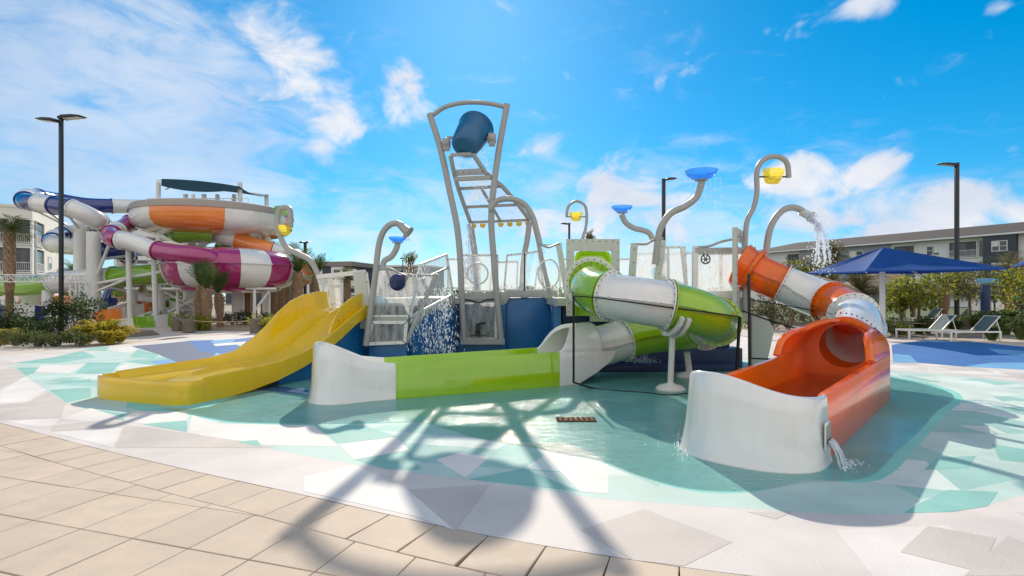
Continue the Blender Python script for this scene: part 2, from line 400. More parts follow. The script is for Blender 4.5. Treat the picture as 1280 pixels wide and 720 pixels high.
c8 = lambda x, y: (640 + x / 2, 480 + y / 2)
c3 = lambda x, y: (1080 + x / 4.5, 300 + y / 4.5)
cy = lambda x, y: (100 + x / 3.368, 340 + y / 3.368)
z1 = [(8,460),(20,460),(33,470),(58,491),(82,503),(113,513),(151,524),(234,539),(330,560),(447,581),(551,596),(594,600),(640,607),(740,622),(855,631),(940,636),(990,640),(1060,643),(1115,643),(1165,641),(1240,630),(1300,612),(1390,575),(1430,530),(1380,500),(1280,478),(1200,470),(1117,463),(1000,452),(650,438),(450,436),(380,436),(250,424),(185,431),(100,443),(40,452)]
lay(3, px(z1), 1)
z2 = [(160,500),(240,519),(292,530),(364,531),(430,531),(490,529),(527,527),(560,537),(600,548),(650,553),(715,556),(790,592),(865,614),(940,615),(1010,600),(1100,600),(1150,555),(1180,520),(1200,492),(1117,470),(1000,456),(650,442),(450,440),(380,440),(300,450)]
def inside(p, poly):
    c = False
    for a, b in zip(poly, poly[1:] + poly[:1]):
        if (a[1] > p[1]) != (b[1] > p[1]) and p[0] < (b[0]-a[0])*(p[1]-a[1])/(b[1]-a[1]) + a[0]: c = not c
    return c
Z1 = [tuple(p)[:2] for p in px(z1)]; OUT = [tuple(p)[:2] for p in outer]
qs = random.Random(21); kk = 0
for tries in range(1600):
    c = (qs.uniform(-13, 12), qs.uniform(2.8, 14)); a = qs.choice((-.31, 1.26, .25)) + qs.uniform(-.15, .15); l, w_ = qs.uniform(.35, .95), qs.uniform(.22, .55); sk = qs.uniform(-.5, .5)
    pts = [(c[0] + math.cos(a)*u*l - math.sin(a)*v*w_ + math.cos(a)*sk*v*w_, c[1] + math.sin(a)*u*l + math.cos(a)*v*w_ + math.sin(a)*sk*v*w_) for u, v in ((-1,-1),(1,-1),(qs.uniform(.5,1.1),1),(-qs.uniform(.6,1.1),1))]
    i1 = [inside(p, Z1) for p in pts]
    if all(i1): lay(qs.choice((12, 12, 13)), pts, 1.05 + kk*.003); kk += 1
    elif not any(i1) and all(inside(p, OUT) for p in pts) and not inside(c, Z1): lay(qs.choice((10, 10, 11, 1)), pts, .15 + kk*.0025); kk += 1
    if kk > 330: break
lay(5, smooth(px(z2), 4, True), 2.2)
SH = [(4,c4,[(38,158),(185,137),(300,112),(350,135),(200,158)]),(4,c4,[(300,110),(340,100),(400,97),(385,112)]),(4,c4,[(60,175),(150,172),(130,190),(95,205)]),
 (4,c4,[(270,195),(320,155),(440,155),(400,198)]),(4,c4,[(470,135),(500,108),(580,125),(560,140)]),(4,c4,[(440,150),(600,135),(660,160),(560,165)]),
 (4,c4,[(180,255),(330,245),(330,280),(240,300)]),(4,c4,[(220,220),(330,215),(335,228),(215,232)]),(4,c4,[(290,315),(450,340),(450,365),(420,360)]),
 (4,c4,[(515,378),(680,365),(680,408)]),(7,c4,[(900,250),(960,232),(1140,258),(1140,275)]),(8,c4,[(545,150),(640,140),(690,160),(600,170)]),
 (1,c4,[(125,190),(150,165),(310,163),(250,193)]),(1,c4,[(0,262),(90,205),(170,255),(95,300),(0,305)]),(1,c4,[(220,360),(330,320),(440,355),(330,370)]),
 (1,c4,[(5,365),(220,360),(190,385),(140,390)]),(1,c4,[(410,195),(450,160),(490,185)]),(1,c4,[(390,110),(480,95),(500,108),(470,120)]),
 (1,c4,[(450,365),(480,330),(680,335),(680,365),(520,378)]),(1,c4,[(180,408),(445,393),(410,463)]),(1,c4,[(700,345),(780,375),(1140,385),(1230,460),(940,455),(680,410)]),
 (2,c4,[(0,180),(60,178),(95,205),(0,250)]),(2,c4,[(0,310),(95,302),(180,262),(240,300),(220,355),(0,365)]),(2,c4,[(190,385),(330,368),(450,370),(445,390),(185,405)]),
 (2,c4,[(455,380),(680,412),(880,440),(1000,465),(420,465)]),(4,c4,[(860,443),(935,436),(952,460),(920,458)]),
 (4,c5,[(40,165),(250,170),(380,215),(140,245)]),(1,c5,[(140,245),(380,220),(430,270),(205,310)]),(4,c5,[(205,310),(430,275),(480,350),(340,350)]),
 (1,c5,[(540,310),(640,280),(760,300),(660,385)]),(4,c5,[(670,390),(900,345),(1130,440)]),(1,c5,[(950,260),(1244,330),(1244,450),(1130,440)]),
 (2,c5,[(430,432),(760,412),(620,600)]),(1,c5,[(0,380),(200,330),(420,430),(620,600),(450,540),(0,440)]),
 (2,c8,[(170,365),(330,313),(550,395),(430,455),(300,440)]),(2,c8,[(970,420),(1040,355),(1210,385),(1170,470)]),(2,c8,[(1170,440),(1240,380),(1290,400),(1290,480),(1130,480)]),
 (2,c8,[(590,320),(705,318),(660,338)]),(4,c8,[(980,322),(1020,298),(1090,265),(1215,270),(1190,305),(1100,320)]),(4,c8,[(1030,215),(1060,185),(1160,180),(1140,210)]),
 (4,c8,[(1200,150),(1290,165),(1330,200),(1220,190)]),
 (6,cy,[(215,312),(335,303),(460,290),(480,312),(555,345),(430,387),(335,348)]),(6,cy,[(335,350),(440,322),(625,355),(600,380),(430,387)]),
 (7,cy,[(455,290),(555,286),(640,300),(700,320),(560,345),(500,330)]),(7,cy,[(640,285),(830,262),(800,290),(690,305),(600,300)]),(8,cy,[(550,290),(660,280),(640,297),(560,300)]),
 (8,cy,[(560,350),(760,300),(740,335),(640,365)]),(1,cy,[(560,303),(700,292),(690,303),(570,312)]),(7,cy,[(555,325),(740,312),(700,345),(600,352)]),
 (7,c3,[(155,590),(330,565),(640,575),(900,600),(1100,615),(1100,740),(900,725),(560,712),(300,690),(165,690)]),(8,c3,[(560,712),(720,690),(900,690),(1000,735)]),(8,c3,[(165,640),(260,650),(300,690),(165,690)]),
 (8,c3,[(700,612),(1000,630),(1000,655),(760,640)])]
for i, (mi, f, pts) in enumerate(SH): lay(mi, px(pts, f), 3 + i * .055)
po = pad.build('splash_pad', PADS, flat=True, recalc=False); tag(po, kind='structure')

# paving slabs: real slabs with open joints over a dark bed
bed = MB().poly([(-12,-1.5,-.026),(6,-1.5,-.026)] + [(p[0], p[1], -.026) for p in front if -13 < p[0] < 8][::-1]).build('paving_bed', mat('joint_sand', (.10, .075, .05), .95), flat=True)
tag(bed, kind='structure')
def clip(poly, p, n):        # keep the side where (q-p).n <= 0
    out = []
    for a, b in zip(poly, poly[1:] + poly[:1]):
        da, db = (a - p).dot(n), (b - p).dot(n)
        if da <= 0: out.append(a)
        if da * db < 0: out.append(a + (b - a) * (da / (da - db)))
    return out
def nearest(curve, c):
    best = min(range(len(curve) - 1), key=lambda i: (V(((curve[i][0] + curve[i+1][0]) / 2, (curve[i][1] + curve[i+1][1]) / 2)) - c).length)
    a, b = V(curve[best]), V(curve[best + 1]); t = (b - a).normalized(); return a, V((-t.y, t.x))
SW = .46
soldier_in = []
for i, p in enumerate(front):
    a = V(front[max(0, i-1)]); b = V(front[min(NP-1, i+1)]); t = (b - a).normalized(); soldier_in.append((p[0] + t.y * SW, p[1] - t.x * SW))
slabs = MB(); J = .0055
def slab(poly):
    if len(poly) < 3: return
    c = sum(poly, V((0, 0))) / len(poly)
    A = sum((poly[i].x * poly[(i+1) % len(poly)].y - poly[(i+1) % len(poly)].x * poly[i].y) for i in range(len(poly))) / 2
    if abs(A) < .004: return
    if A < 0: poly = poly[::-1]
    dz = rnd.uniform(-.0012, .0012); tx, ty = rnd.uniform(-.002, .002), rnd.uniform(-.002, .002)
    zz = lambda p: .0015 + dz + (p.x - c.x) * tx + (p.y - c.y) * ty
    top = [V((p.x, p.y, zz(p))) for p in poly]
    ins = []
    for p in poly:
        q = c + (p - c) * (1 - .006 / max(.1, (p - c).length)); ins.append(V((q.x, q.y, zz(q))))
    low = [V((p.x, p.y, zz(p) - .004)) for p in poly]; bot = [V((p.x, p.y, -.024)) for p in poly]; n = len(poly)
    vs = ins + low + bot; fs = [tuple(range(n))]
    for a in (0, n):
        fs += [(a + (k+1) % n, a + k, a + n + k, a + n + (k+1) % n) for k in range(n)]
    slabs.add(vs, fs)
ang = math.radians(-17.7); ex, ey = V((math.cos(ang), math.sin(ang))), V((-math.sin(ang), math.cos(ang)))
LX, LY = .49, .57
d0 = 2.74; l0 = V((-3.05, 3.84)).dot(ex)
for j in range(-8, 14):
    for i in range(-26, 26):
        x0, y0 = l0 + i * LX, d0 + j * LY
        q = [ex * (x0 + a) + ey * (y0 + b) for a, b in ((J/2, J/2), (LX - J/2, J/2), (LX - J/2, LY - J/2), (J/2, LY - J/2))]
        c = sum(q, V((0, 0))) / 4
        if not (-12 < c.x < 6 and c.y > .6 and c.y < 11): continue
        a, n = nearest(soldier_in, c); q = clip(q, a - n * J, n)
        if q: slab(q)
fl = [V((p[0], p[1], 0)) for p in front]; rs = resample(fl, .42); 
for a, b in zip(rs, rs[1:]):
    if -13 < a.x < 7:
        t = (b - a).normalized(); n = V((t.y, -t.x)); a2, b2 = a.to_2d() + t.to_2d() * J/2, b.to_2d() - t.to_2d() * J/2
        slab([a2 + n * J, b2 + n * J, b2 + n * SW, a2 + n * SW])
PAV = mat('paver_concrete', (.52, .42, .325), .8, var=.05, scale=7, bump=.12, bscale=60)
nt = PAV.node_tree; N = nt.nodes; L = nt.links; b = N['Principled BSDF']; old = b.inputs['Base Color'].links[0].from_socket
gi = N.new('ShaderNodeNewGeometry'); mr = N.new('ShaderNodeMapRange'); mr.inputs[3].default_value = .95; mr.inputs[4].default_value = 1.04; L.new(gi.outputs['Random Per Island'], mr.inputs[0])
mx = N.new('ShaderNodeMix'); mx.data_type = 'RGBA'; mx.blend_type = 'MULTIPLY'; mx.inputs[0].default_value = 1; L.new(old, mx.inputs[6]); L.new(mr.outputs[0], mx.inputs[7])
st = N.new('ShaderNodeTexNoise'); st.inputs['Scale'].default_value = .9; st.inputs['Detail'].default_value = 8; st.inputs['Roughness'].default_value = .7
tcp = next(n for n in N if n.type == 'TEX_COORD'); L.new(tcp.outputs['Object'], st.inputs['Vector'])
ms = N.new('ShaderNodeMapRange'); ms.inputs[1].default_value = .3; ms.inputs[2].default_value = .75; ms.inputs[3].default_value = 1.08; ms.inputs[4].default_value = .80; L.new(st.outputs['Fac'], ms.inputs[0])
m2 = N.new('ShaderNodeMix'); m2.data_type = 'RGBA'; m2.blend_type = 'MULTIPLY'; m2.inputs[0].default_value = 1; L.new(mx.outputs[2], m2.inputs[6]); L.new(ms.outputs[0], m2.inputs[7])
L.new(m2.outputs[2], b.inputs['Base Color'])
tag(slabs.build('paving', PAV, flat=True, recalc=False), kind='structure')

# shallow film of water, real ripples in the bump
def water_mat(name, tint, bump, sc):
    m = bpy.data.materials.new(name); m.use_nodes = True; nt = m.node_tree; N = nt.nodes; L = nt.links
    N.remove(N['Principled BSDF']); out = N['Material Output']
    tc = N.new('ShaderNodeTexCoord')
    mp = N.new('ShaderNodeMapping'); mp.inputs['Rotation'].default_value = (0, 0, .5); mp.inputs['Scale'].default_value = (1, 1.7, 1); L.new(tc.outputs['Object'], mp.inputs[0])
    a = N.new('ShaderNodeTexNoise'); a.inputs['Scale'].default_value = sc; a.inputs['Detail'].default_value = 6; a.inputs['Distortion'].default_value = 1.2; L.new(mp.outputs[0], a.inputs['Vector'])
    v = N.new('ShaderNodeTexNoise'); v.inputs['Scale'].default_value = sc * 4; v.inputs['Detail'].default_value = 3; v.inputs['Distortion'].default_value = 2; L.new(mp.outputs[0], v.inputs['Vector'])
    patch = N.new('ShaderNodeTexNoise'); patch.inputs['Scale'].default_value = .55; patch.inputs['Detail'].default_value = 3; L.new(tc.outputs['Object'], patch.inputs['Vector'])
    pr = N.new('ShaderNodeMapRange'); pr.inputs[1].default_value = .37; pr.inputs[2].default_value = .58; pr.inputs[3].default_value = .12; pr.inputs[4].default_value = 1; L.new(patch.outputs['Fac'], pr.inputs[0])
    ad = N.new('ShaderNodeMath'); ad.operation = 'ADD'; L.new(a.outputs['Fac'], ad.inputs[0])
    mu = N.new('ShaderNodeMath'); mu.operation = 'MULTIPLY'; L.new(v.outputs['Fac'], mu.inputs[0]); mu.inputs[1].default_value = .45; L.new(mu.outputs[0], ad.inputs[1])
    m3 = N.new('ShaderNodeMath'); m3.operation = 'MULTIPLY'; L.new(ad.outputs[0], m3.inputs[0]); L.new(pr.outputs[0], m3.inputs[1])
    bp = N.new('ShaderNodeBump'); bp.inputs['Strength'].default_value = bump; bp.inputs['Distance'].default_value = .05; L.new(m3.outputs[0], bp.inputs['Height'])
    tr = N.new('ShaderNodeBsdfTransparent'); tr.inputs[0].default_value = (*tint, 1)
    gl = N.new('ShaderNodeBsdfGlossy'); gl.inputs['Roughness'].default_value = .06; L.new(bp.outputs[0], gl.inputs['Normal'])
    fr = N.new('ShaderNodeFresnel'); fr.inputs[0].default_value = 1.33; L.new(bp.outputs[0], fr.inputs['Normal'])
    fm = N.new('ShaderNodeMath'); fm.operation = 'MINIMUM'; L.new(fr.outputs[0], fm.inputs[0]); fm.inputs[1].default_value = .55
    x = N.new('ShaderNodeMixShader'); L.new(fm.outputs[0], x.inputs[0]); L.new(tr.outputs[0], x.inputs[1]); L.new(gl.outputs[0], x.inputs[2]); L.new(x.outputs[0], out.inputs['Surface'])
    return m
WATER = water_mat('shallow_water', (.90, .985, .98), .5, 5)
wpoly = [(200,508),(262,522),(300,527),(364,529),(430,529),(500,527),(530,527),(552,534),(600,548),(650,556),(700,566),(750,575),(800,594),(865,610),(940,612),(1010,602),(1085,596),(1120,565),(1148,540),(1170,515),(1190,492),(1117,472),(1000,456),(650,442),(450,440),(380,440),(330,475),(260,508)]
wv = MB().poly(smooth([G(x, y, .009) for x, y in wpoly], 4, True), 0)
tag(wv.build('water', WATER, flat=True, recalc=False), kind='structure')
# ---------------------------------------------------------------- helpers for the slides
def bolts_ring(mb, c, t, r, n, s=.014, mi=1):
    t = t.normalized(); sd = t.cross(V((0,0,1))).normalized(); u = sd.cross(t)
    for k in range(n):
        a = 2*PI*(k+.5)/n; p = c + sd*(r*math.cos(a)) + u*(r*math.sin(a))
        mb.drop(p, s, mi)
def ring_prof(r0, r1, n=36): pass
def tube_slide_segment(name, root, pts, R, m, th=.018, label=None):
    """open fibreglass pipe with inner and outer skin and bolted flanges at both ends"""
    mb = MB(); fr = mb.frames(pts, True); n = 36
    def ring(i, r, off=0.0):
        sd, u = fr[i]; t = (pts[min(i+1, len(pts)-1)] - pts[max(i-1, 0)]).normalized()
        return [pts[i] + t*off + sd*(r*math.cos(2*PI*k/n)) + u*(r*math.sin(2*PI*k/n)) for k in range(n)]
    N_ = len(pts) - 1
    secs = [ring(0, R - th)] + [ring(0, R + .06), ring(0, R + .06, .022), ring(0, R, .024)] + [ring(i, R) for i in range(1, N_)] \
         + [ring(N_, R, -.024), ring(N_, R + .06, -.022), ring(N_, R + .06), ring(N_, R - th)] + [ring(i, R - th) for i in range(N_ - 1, 0, -1)]
    secs.append(secs[0]); mb.loft(secs)
    for i, sgn in ((0, 1), (N_, -1)):
        t = (pts[min(i+1, N_)] - pts[max(i-1, 0)]).normalized()
        bolts_ring(mb, pts[i] + t * (.030 * sgn), t, R + .035, 22, .013, 1)
    for q in (-1, 1):          # horizontal bolted seam on both sides
        line = [pts[i] + fr[i][0] * (q * (R + .016)) for i in range(len(pts))]
        mb.sweep([(-.022, -.013), (.022, -.013), (.022, -.004), (-.022, -.004)], line)
        mb.sweep([(-.022, .004), (.022, .004), (.022, .013), (-.022, .013)], line)
        mb.sweep([(-.016, -.004), (.016, -.004), (.016, .004), (-.016, .004)], line, mi=2)
        for i in range(0, len(line), 2): mb.drop(line[i] + fr[i][1]*.012, .011, 1)
    o = mb.build(name, [m, BOLT, SEAM], root, angle=30)
    if label: o['label'] = label
    return o
def split_path(pts, fracs):
    s = arclen(pts); T = s[-1]; out = []
    fine = resample(pts, T / 240)
    n = len(fine) - 1
    for a, b in zip(fracs, fracs[1:]):
        i0, i1 = round(a * n), round(b * n); k = max(2, int((i1 - i0) / 3))
        out.append([fine[i0 + round((i1 - i0) * j / k)] for j in range(k + 1)])
    return out
def bathtub(name, root, path, heights, m, th=.05, flare=.07, floorz=.12, label=None, lip=True):
    """walls along a plan path (outer face, outside to the right of travel); the wall is a lofted solid with a rounded lip"""
    mb = MB(); n = len(path); secs = []
    for i, p in enumerate(path):
        t = (path[min(i+1, n-1)] - path[max(i-1, 0)]).normalized(); o = V((t.y, -t.x, 0)); h = heights[i]
        fl = flare * sst(.55, .85, h)
        prof = [(flare*.2 + fl, 0), (flare*.1 + fl*.8, .05), (fl*.45, h*.35), (fl*.1, h*.75), (0, h-.03), (-.012, h-.008), (-.03, h), (-th+.012, h-.006), (-th, h-.03), (-th, h*.6), (-th-.02, floorz+.12), (-th-.10, floorz+.02), (-th-.22, floorz-.01)]
        secs.append([p + o*a + V((0,0,b)) for a, b in prof])
    mb.loft(secs, ring=False)
    # floor
    inner = [s[-1] for s in secs]; mb.poly(inner)
    o = mb.build(name, m, root, angle=50)
    if label: o['label'] = label
    return o

# ---------------------------------------------------------------- yellow slide
ys = thing('water_slide', 'wide yellow twin-lane open slide running down to the left of the play structure', 'slide', (-4.6, 10.5, 0))
N0 = V((-4.89, 8.31, 0)); d = V((.349, .937, 0)).normalized(); pl = V((-d.y, d.x, 0))
BOTN = [(-.2,0),(.6,0),(1.1,.03),(1.72,.12),(2.34,.27),(2.9,.46),(3.5,.75),(4.0,1.02),(4.47,1.2),(4.9,1.25)]
TOPN = [(-.2,.36),(.83,.41),(1.72,.46),(2.34,.56),(2.9,.74),(3.5,1.02),(4.0,1.28),(4.47,1.47),(4.9,1.5)]
TOPF = [(-.2,.36),(.83,.41),(1.72,.46),(2.2,.56),(2.6,.80),(2.9,1.02),(3.2,1.28),(3.6,1.54),(4.0,1.68),(4.5,1.76),(4.9,1.76)]
Wd = lambda s: lerp(2.08, 1.5, sst(0, 3, s))
secs = []; svals = [k * .1 for k in range(2, 49)]
def ysec(s):
    w = Wd(s); b, tn, tf = interp(BOTN, s), interp(TOPN, s), interp(TOPF, s); f = max(b + .10, tn - lerp(.15, .20, sst(1, 3, s)))
    dv = sst(.15, 1.1, s)
    rows = [(0, b), (0, tn-.02), (.015, tn), (.05, tn), (.062, tn-.02), (.085, f+.12), (.15, f+.035), (.28, f-.01), (w*.25, f-.03), (w*.40, f-.005), (w*.465, f+.06*dv), (w*.49, f+.12*dv), (w*.51, f+.12*dv), (w*.535, f+.06*dv), (w*.6, f-.005), (w*.75, f-.03), (w-.28, f-.01),
            (w-.15, f+.035), (w-.085, f+.12), (w-.062, tf-.02), (w-.05, tf), (w-.015, tf), (w, tf-.02), (w, b)]
    c = N0 + d * s - pl * .05
    return [c + pl * u + V((0, 0, z)) for u, z in rows]
mb = MB(); mb.loft([ysec(s) for s in svals], ring=True, caps=True); mb.build('chute', YEL, ys, angle=35)
# rounded low front wall
w = Wd(0); pth = []
cN = N0 - pl * .05
nearp = cN + d * .2; farp = cN + d * .2 + pl * w
# the outside of the wall lies to the right of travel: travel from far side to near side round the front
pp = [farp, farp - d * .12]
for k in range(1, 12):
    a = PI * k / 12
    u = w / 2 + (w / 2) * math.copysign(abs(math.cos(a)) ** .45, math.cos(a)); e = .30 * abs(math.sin(a)) ** .6
    pp.append(cN + d * (.08 - e) + pl * u)
pp += [nearp - d * .12, nearp]
pp = pp[::-1]
pp = smooth(pp, 3)
def orient(path, inside):
    a, b = path[len(path)//2], path[len(path)//2 + 1]; t = (b - a); o = V((t.y, -t.x, 0))
    return path if o.dot(inside - a) < 0 else path[::-1]
pp = orient(pp, cN + d * 2 + pl * w / 2)
bathtub('end_wall', ys, pp, [.36] * len(pp), YEL, flare=0, floorz=.20)
# inner fin at the top of the near side with a bolted joint
mb = MB(); pro = [(3.25, .86), (3.45, 1.18), (3.65, 1.42), (3.95, 1.58), (4.3, 1.70), (4.62, 1.74), (4.62, 1.2), (4.3, 1.12), (3.9, .95), (3.5, .80)]
mb.prism([N0 + d*s + pl*.07 + V((0,0,z)) for s, z in pro], pl * .05)
for k in range(7):
    s = 3.35 + k*.18; mb.drop(N0 + d*s + pl*.065 + V((0,0,interp(TOPN, s) + .09)), .014, 1)
for k in range(5): mb.drop(N0 + d*(3.42 + k*.02) + pl*.065 + V((0,0,1.1 + k*.07)), .012, 1)
mb.build('side_fin', [YEL, BOLT], ys)
mb = MB()                                # blue skirt wall under the chute
mb.prism([N0 + d*s + pl*.12 + V((0,0,z)) for s, z in [(1.9,0),(4.9,0),(4.9,1.22),(4.47,1.17),(4.0,.99),(3.5,.72),(2.9,.43),(2.34,.24),(1.9,.12)]], pl * 1.2)
mb.build('skirt', WALLB, ys)

# ---------------------------------------------------------------- green and white tube slide with a run-out trough
gs = thing('water_slide', 'lime green and white spiral tube slide ending in a long low trough', 'slide', (1.0, 10, 0))
g0 = V((-2.95, 8.19, 0)); gd = V((.91, .415, 0)).normalized(); gl = V((-gd.y, gd.x, 0)); GW = .95
def u_section(c, dd, ll, w, h, fz=.14, th=.055):
    r = [(0, 0), (0, h-.015), (.012, h), (th-.012, h), (th, h-.015), (th+.01, fz+.16), (th+.08, fz+.03), (th+.2, fz), (w-th-.2, fz), (w-th-.08, fz+.03), (w-th-.01, fz+.16), (w-th, h-.015), (w-th+.012, h), (w-.012, h), (w, h-.015), (w, 0)]
    return [c + ll*a + V((0,0,b)) for a, b in r]
mb = MB(); mb.loft([u_section(g0 + gd*s, gd, gl, GW, lerp(.575, .63, (s-1.2)/3.0)) for s in [1.2 + k*.3 for k in range(11)]], caps=True)
mb.build('trough', LIME, gs)
# white rounded end
def end_path(o, dd, ll, w, s1, rc):
    p = [o + dd*s1, o + dd*lerp(rc, s1, .5)] if s1 > rc*1.15 else [o + dd*s1]
    for k in range(0, 31):
        a = PI*k/30; c_, s_ = math.cos(a), math.sin(a)
        p.append(o + dd*(rc - rc*abs(s_) ** .74) + ll*(w/2 - w/2*math.copysign(abs(c_) ** .74, c_)))
    p += [o + ll*w + dd*lerp(rc, s1, .5), o + ll*w + dd*s1] if s1 > rc*1.15 else [o + ll*w + dd*s1]
    return p
ep = orient(end_path(g0, gd, gl, GW, 1.2, .42), g0 + gd*1.0 + gl*GW/2)
hs_ = [lerp(.575, .90, sst(1.05, .06, (p - g0).dot(gd))) for p in ep]
bathtub('end_wall', gs, ep, hs_, WHT, flare=.08, floorz=.14, label='white rounded end wall of the green trough')
# white scoop between trough and tube
def scoop(root, o, dd, ll, w, s0, s1, m, R, zc, cov, name='scoop', th=.02, skirt=True, skirt_m=None, lipw=.0):
    """half pipe whose walls rise until they close into the pipe mouth; s runs along the trough"""
    mb = MB(); n = 40; outer = []; inner = []
    K = 14
    for i in range(K + 1):
        t = i / K; s = lerp(s0, s1, t); c = cov(t)
        cen = o + dd*s + ll*(w/2) + V((0,0,zc(t)))
        so, si = [], []
        for k in range(n + 1):
            a = -c + 2*c*k/n          # 0 = bottom
            for lst, r in ((so, R), (si, R - th)):
                lst.append(cen + ll*(r*math.sin(a)) - V((0,0,1))*(r*math.cos(a)))
        outer.append(so); inner.append(si)
    secs = [a + b[::-1] for a, b in zip(outer, inner)]
    mb.loft(secs, caps=True)
    ob = mb.build(name, m, root, angle=40)
    return ob, outer
sc, so_ = scoop(gs, g0, gd, gl, GW, 4.2, 5.1, WHT, .475, lambda t: lerp(.615, .66, t), lambda t: lerp(PI*.5, PI*.999, sst(.02, .62, t) ** .9), th=.075)
sc['label'] = 'white scoop where the tube opens into the trough'
for u in (0, GW - .05):
    mb = MB(); mb.prism([g0 + gd*s + gl*(u+.0) + V((0,0,z)) for s, z in [(4.2,0),(4.58,0),(5.0,.20),(5.35,.42),(5.45,.60),(4.2,.625)]], gl*.05); mb.build('scoop_skirt', WHT, gs, bevel=.01)
mb = MB(); mb.prism([g0 + gd*4.2 + gl*.05, g0 + gd*4.2 + gl*(GW-.05), g0 + gd*4.5 + gl*(GW-.05), g0 + gd*4.5 + gl*.05], V((0,0,.14))); mb.build('scoop_floor', WHT, gs)
gend = g0 + gd*5.1 + gl*GW/2 + V((0,0,.66))
gp = smooth([(1.74,12.15,2.02),(1.66,11.4,1.92),(1.55,10.55,1.78),(1.68,9.85,1.67),(2.15,9.45,1.58),(2.85,9.42,1.46),(3.45,9.62,1.30),(3.80,10.15,1.15),(3.72,10.8,1.02),(3.25,11.2,.92),(2.5,11.15,.82),gend + gd*.35,gend], 8)
segs = split_path(gp, [0,.10,.305,.43,.60,.68,.78,.90,1.0])
cols = [WHT, LIME, WHT, LIME, LIME, LIME, LIME, WHT]
cols = [LIME, LIME, WHT, LIME, WHT, LIME, LIME, WHT]
for k, (sg, c) in enumerate(zip(segs, cols)): tube_slide_segment('tube_segment', gs, sg, .405, c, label=('white' if c is WHT else 'lime green') + ' tube segment')
# wide bolted collar at the top of the first bend
def post(root, base, top, r, m, name='support_post', cradle=None):
    mb = MB(); mb.tube([base + V((0,0,.08)), top], r, 16); mb.lathe([(.0,.0),(.26,.0),(.255,.03),(.2,.075),(r+.02,.11),(r,.13)], base, 24)
    o = mb.build(name, m, root)
    if cradle:
        c, t, R = cradle; t = t.normalized(); sd = t.cross(V((0,0,1))).normalized(); u = sd.cross(t); k = MB()
        for off in (-.06, .06):
            secs = []
            for j in range(13):
                a = PI*1.12 + PI*.76*j/12; secs.append([c + t*(off+e) + sd*(rr*math.cos(a)) + u*(rr*math.sin(a)) for e, rr in ((-.03,R),(.03,R),(.03,R+.1),(-.03,R+.1))])
            k.loft(secs, caps=True)
        k.box(top, (.3,.22,.05)); k.build('cradle', m, o)
    return o
post(gs, G(838, 487), V((2.80, 9.5, .98)), .052, STEELW, cradle=(V((2.85, 9.42, 1.46)), V((.95,.12,-.2)), .43))
post(gs, V((3.62, 11.1, 0)), V((3.55, 11.05, .52)), .062, STEELW)
# entry panel: moulded green recess in a bolted frame
EPY = 12.1
def entry(root, x0, x1, y0, y1, Y, mframe, mgel, tilt=0.0):
    a, b, c_, d_ = P(x0, y1, Y), P(x1, y1, Y), P(x1, y0, Y), P(x0, y0, Y)
    mb = MB(); wt = .17
    mb.box((a+d_)/2 + V((wt/2,0,0)), (wt, .10, (d_-a).z)); mb.box((b+c_)/2 - V((wt/2,0,0)), (wt, .10, (d_-a).z))
    W_ = (b-a).x
    mb.box((d_+c_)/2 - V((0,0,.13)), (W_-2*wt-.004, .10, .26))
    k = mb
    for t in (.03, .97):
        for j in range(9): 
            p = a.lerp(b, t) if True else a; k.drop(V((p.x, Y-.055, a.z + (d_-a).z*(j+.5)/9)), .014, 1)
    for j in range(7): k.drop(V((lerp(a.x, b.x, .12+.76*j/6), Y-.055, d_.z-.05)), .014, 1)
    mb.build('entry_frame', [mframe, BOLT], root)
    ins = MB(); xa, xb, za, zb = a.x+wt+.01, b.x-wt-.01, a.z, d_.z-.27
    rim = lambda g, y: [V((xa+g, y, za)), V((xa+g, y, zb-.12-g)), V((xa+.04+g, y, zb-.03-g)), V((xa+.12+g, y, zb-g)), V((xb-.12-g, y, zb-g)), V((xb-.04-g, y, zb-.03-g)), V((xb-g, y, zb-.12-g)), V((xb-g, y, za))]
    ins.loft([rim(0, Y-.03), rim(.03, Y-.03), rim(.06, Y+.02), rim(.09, Y+.10)], ring=False); ins.poly(rim(.09, Y+.10)); ins.build('entry_shell', mgel, root, angle=60)
    return a, b, c_, d_
entry(gs, 708, 774, 299, 395, EPY, PLATE, LIME)
# collar plate (white bolted disc) where the tube leaves the shell
mb = MB(); cc_ = V((1.66, 11.4, 1.92)); tt = V((-.08, -.75, -.1)).normalized()
mb = MB(); fr2 = mb.frames([cc_, cc_ + tt*.06], True); rings = []
for r, p in ((.40, cc_), (.56, cc_), (.56, cc_ + tt*.03), (.40, cc_ + tt*.03)): rings.append([p + fr2[0][0]*(r*math.cos(2*PI*k/40)) + fr2[0][1]*(r*math.sin(2*PI*k/40)) for k in range(40)])
mb.loft(rings + [rings[0]])
bolts_ring(mb, cc_ + tt*.035, tt, .50, 24, .015, 1); mb.build('collar', [WHT, BOLT], gs)

# ---------------------------------------------------------------- orange and white tube slide
os_ = thing('water_slide', 'orange tube slide with an open orange trough and a white rounded end', 'slide', (4, 7.5, 0))
o0 = V((3.06, 5.34, 0)); od = V((.666, .746, 0)).normalized(); ol = V((-od.y, od.x, 0)); OW = 1.28; OL = 4.42
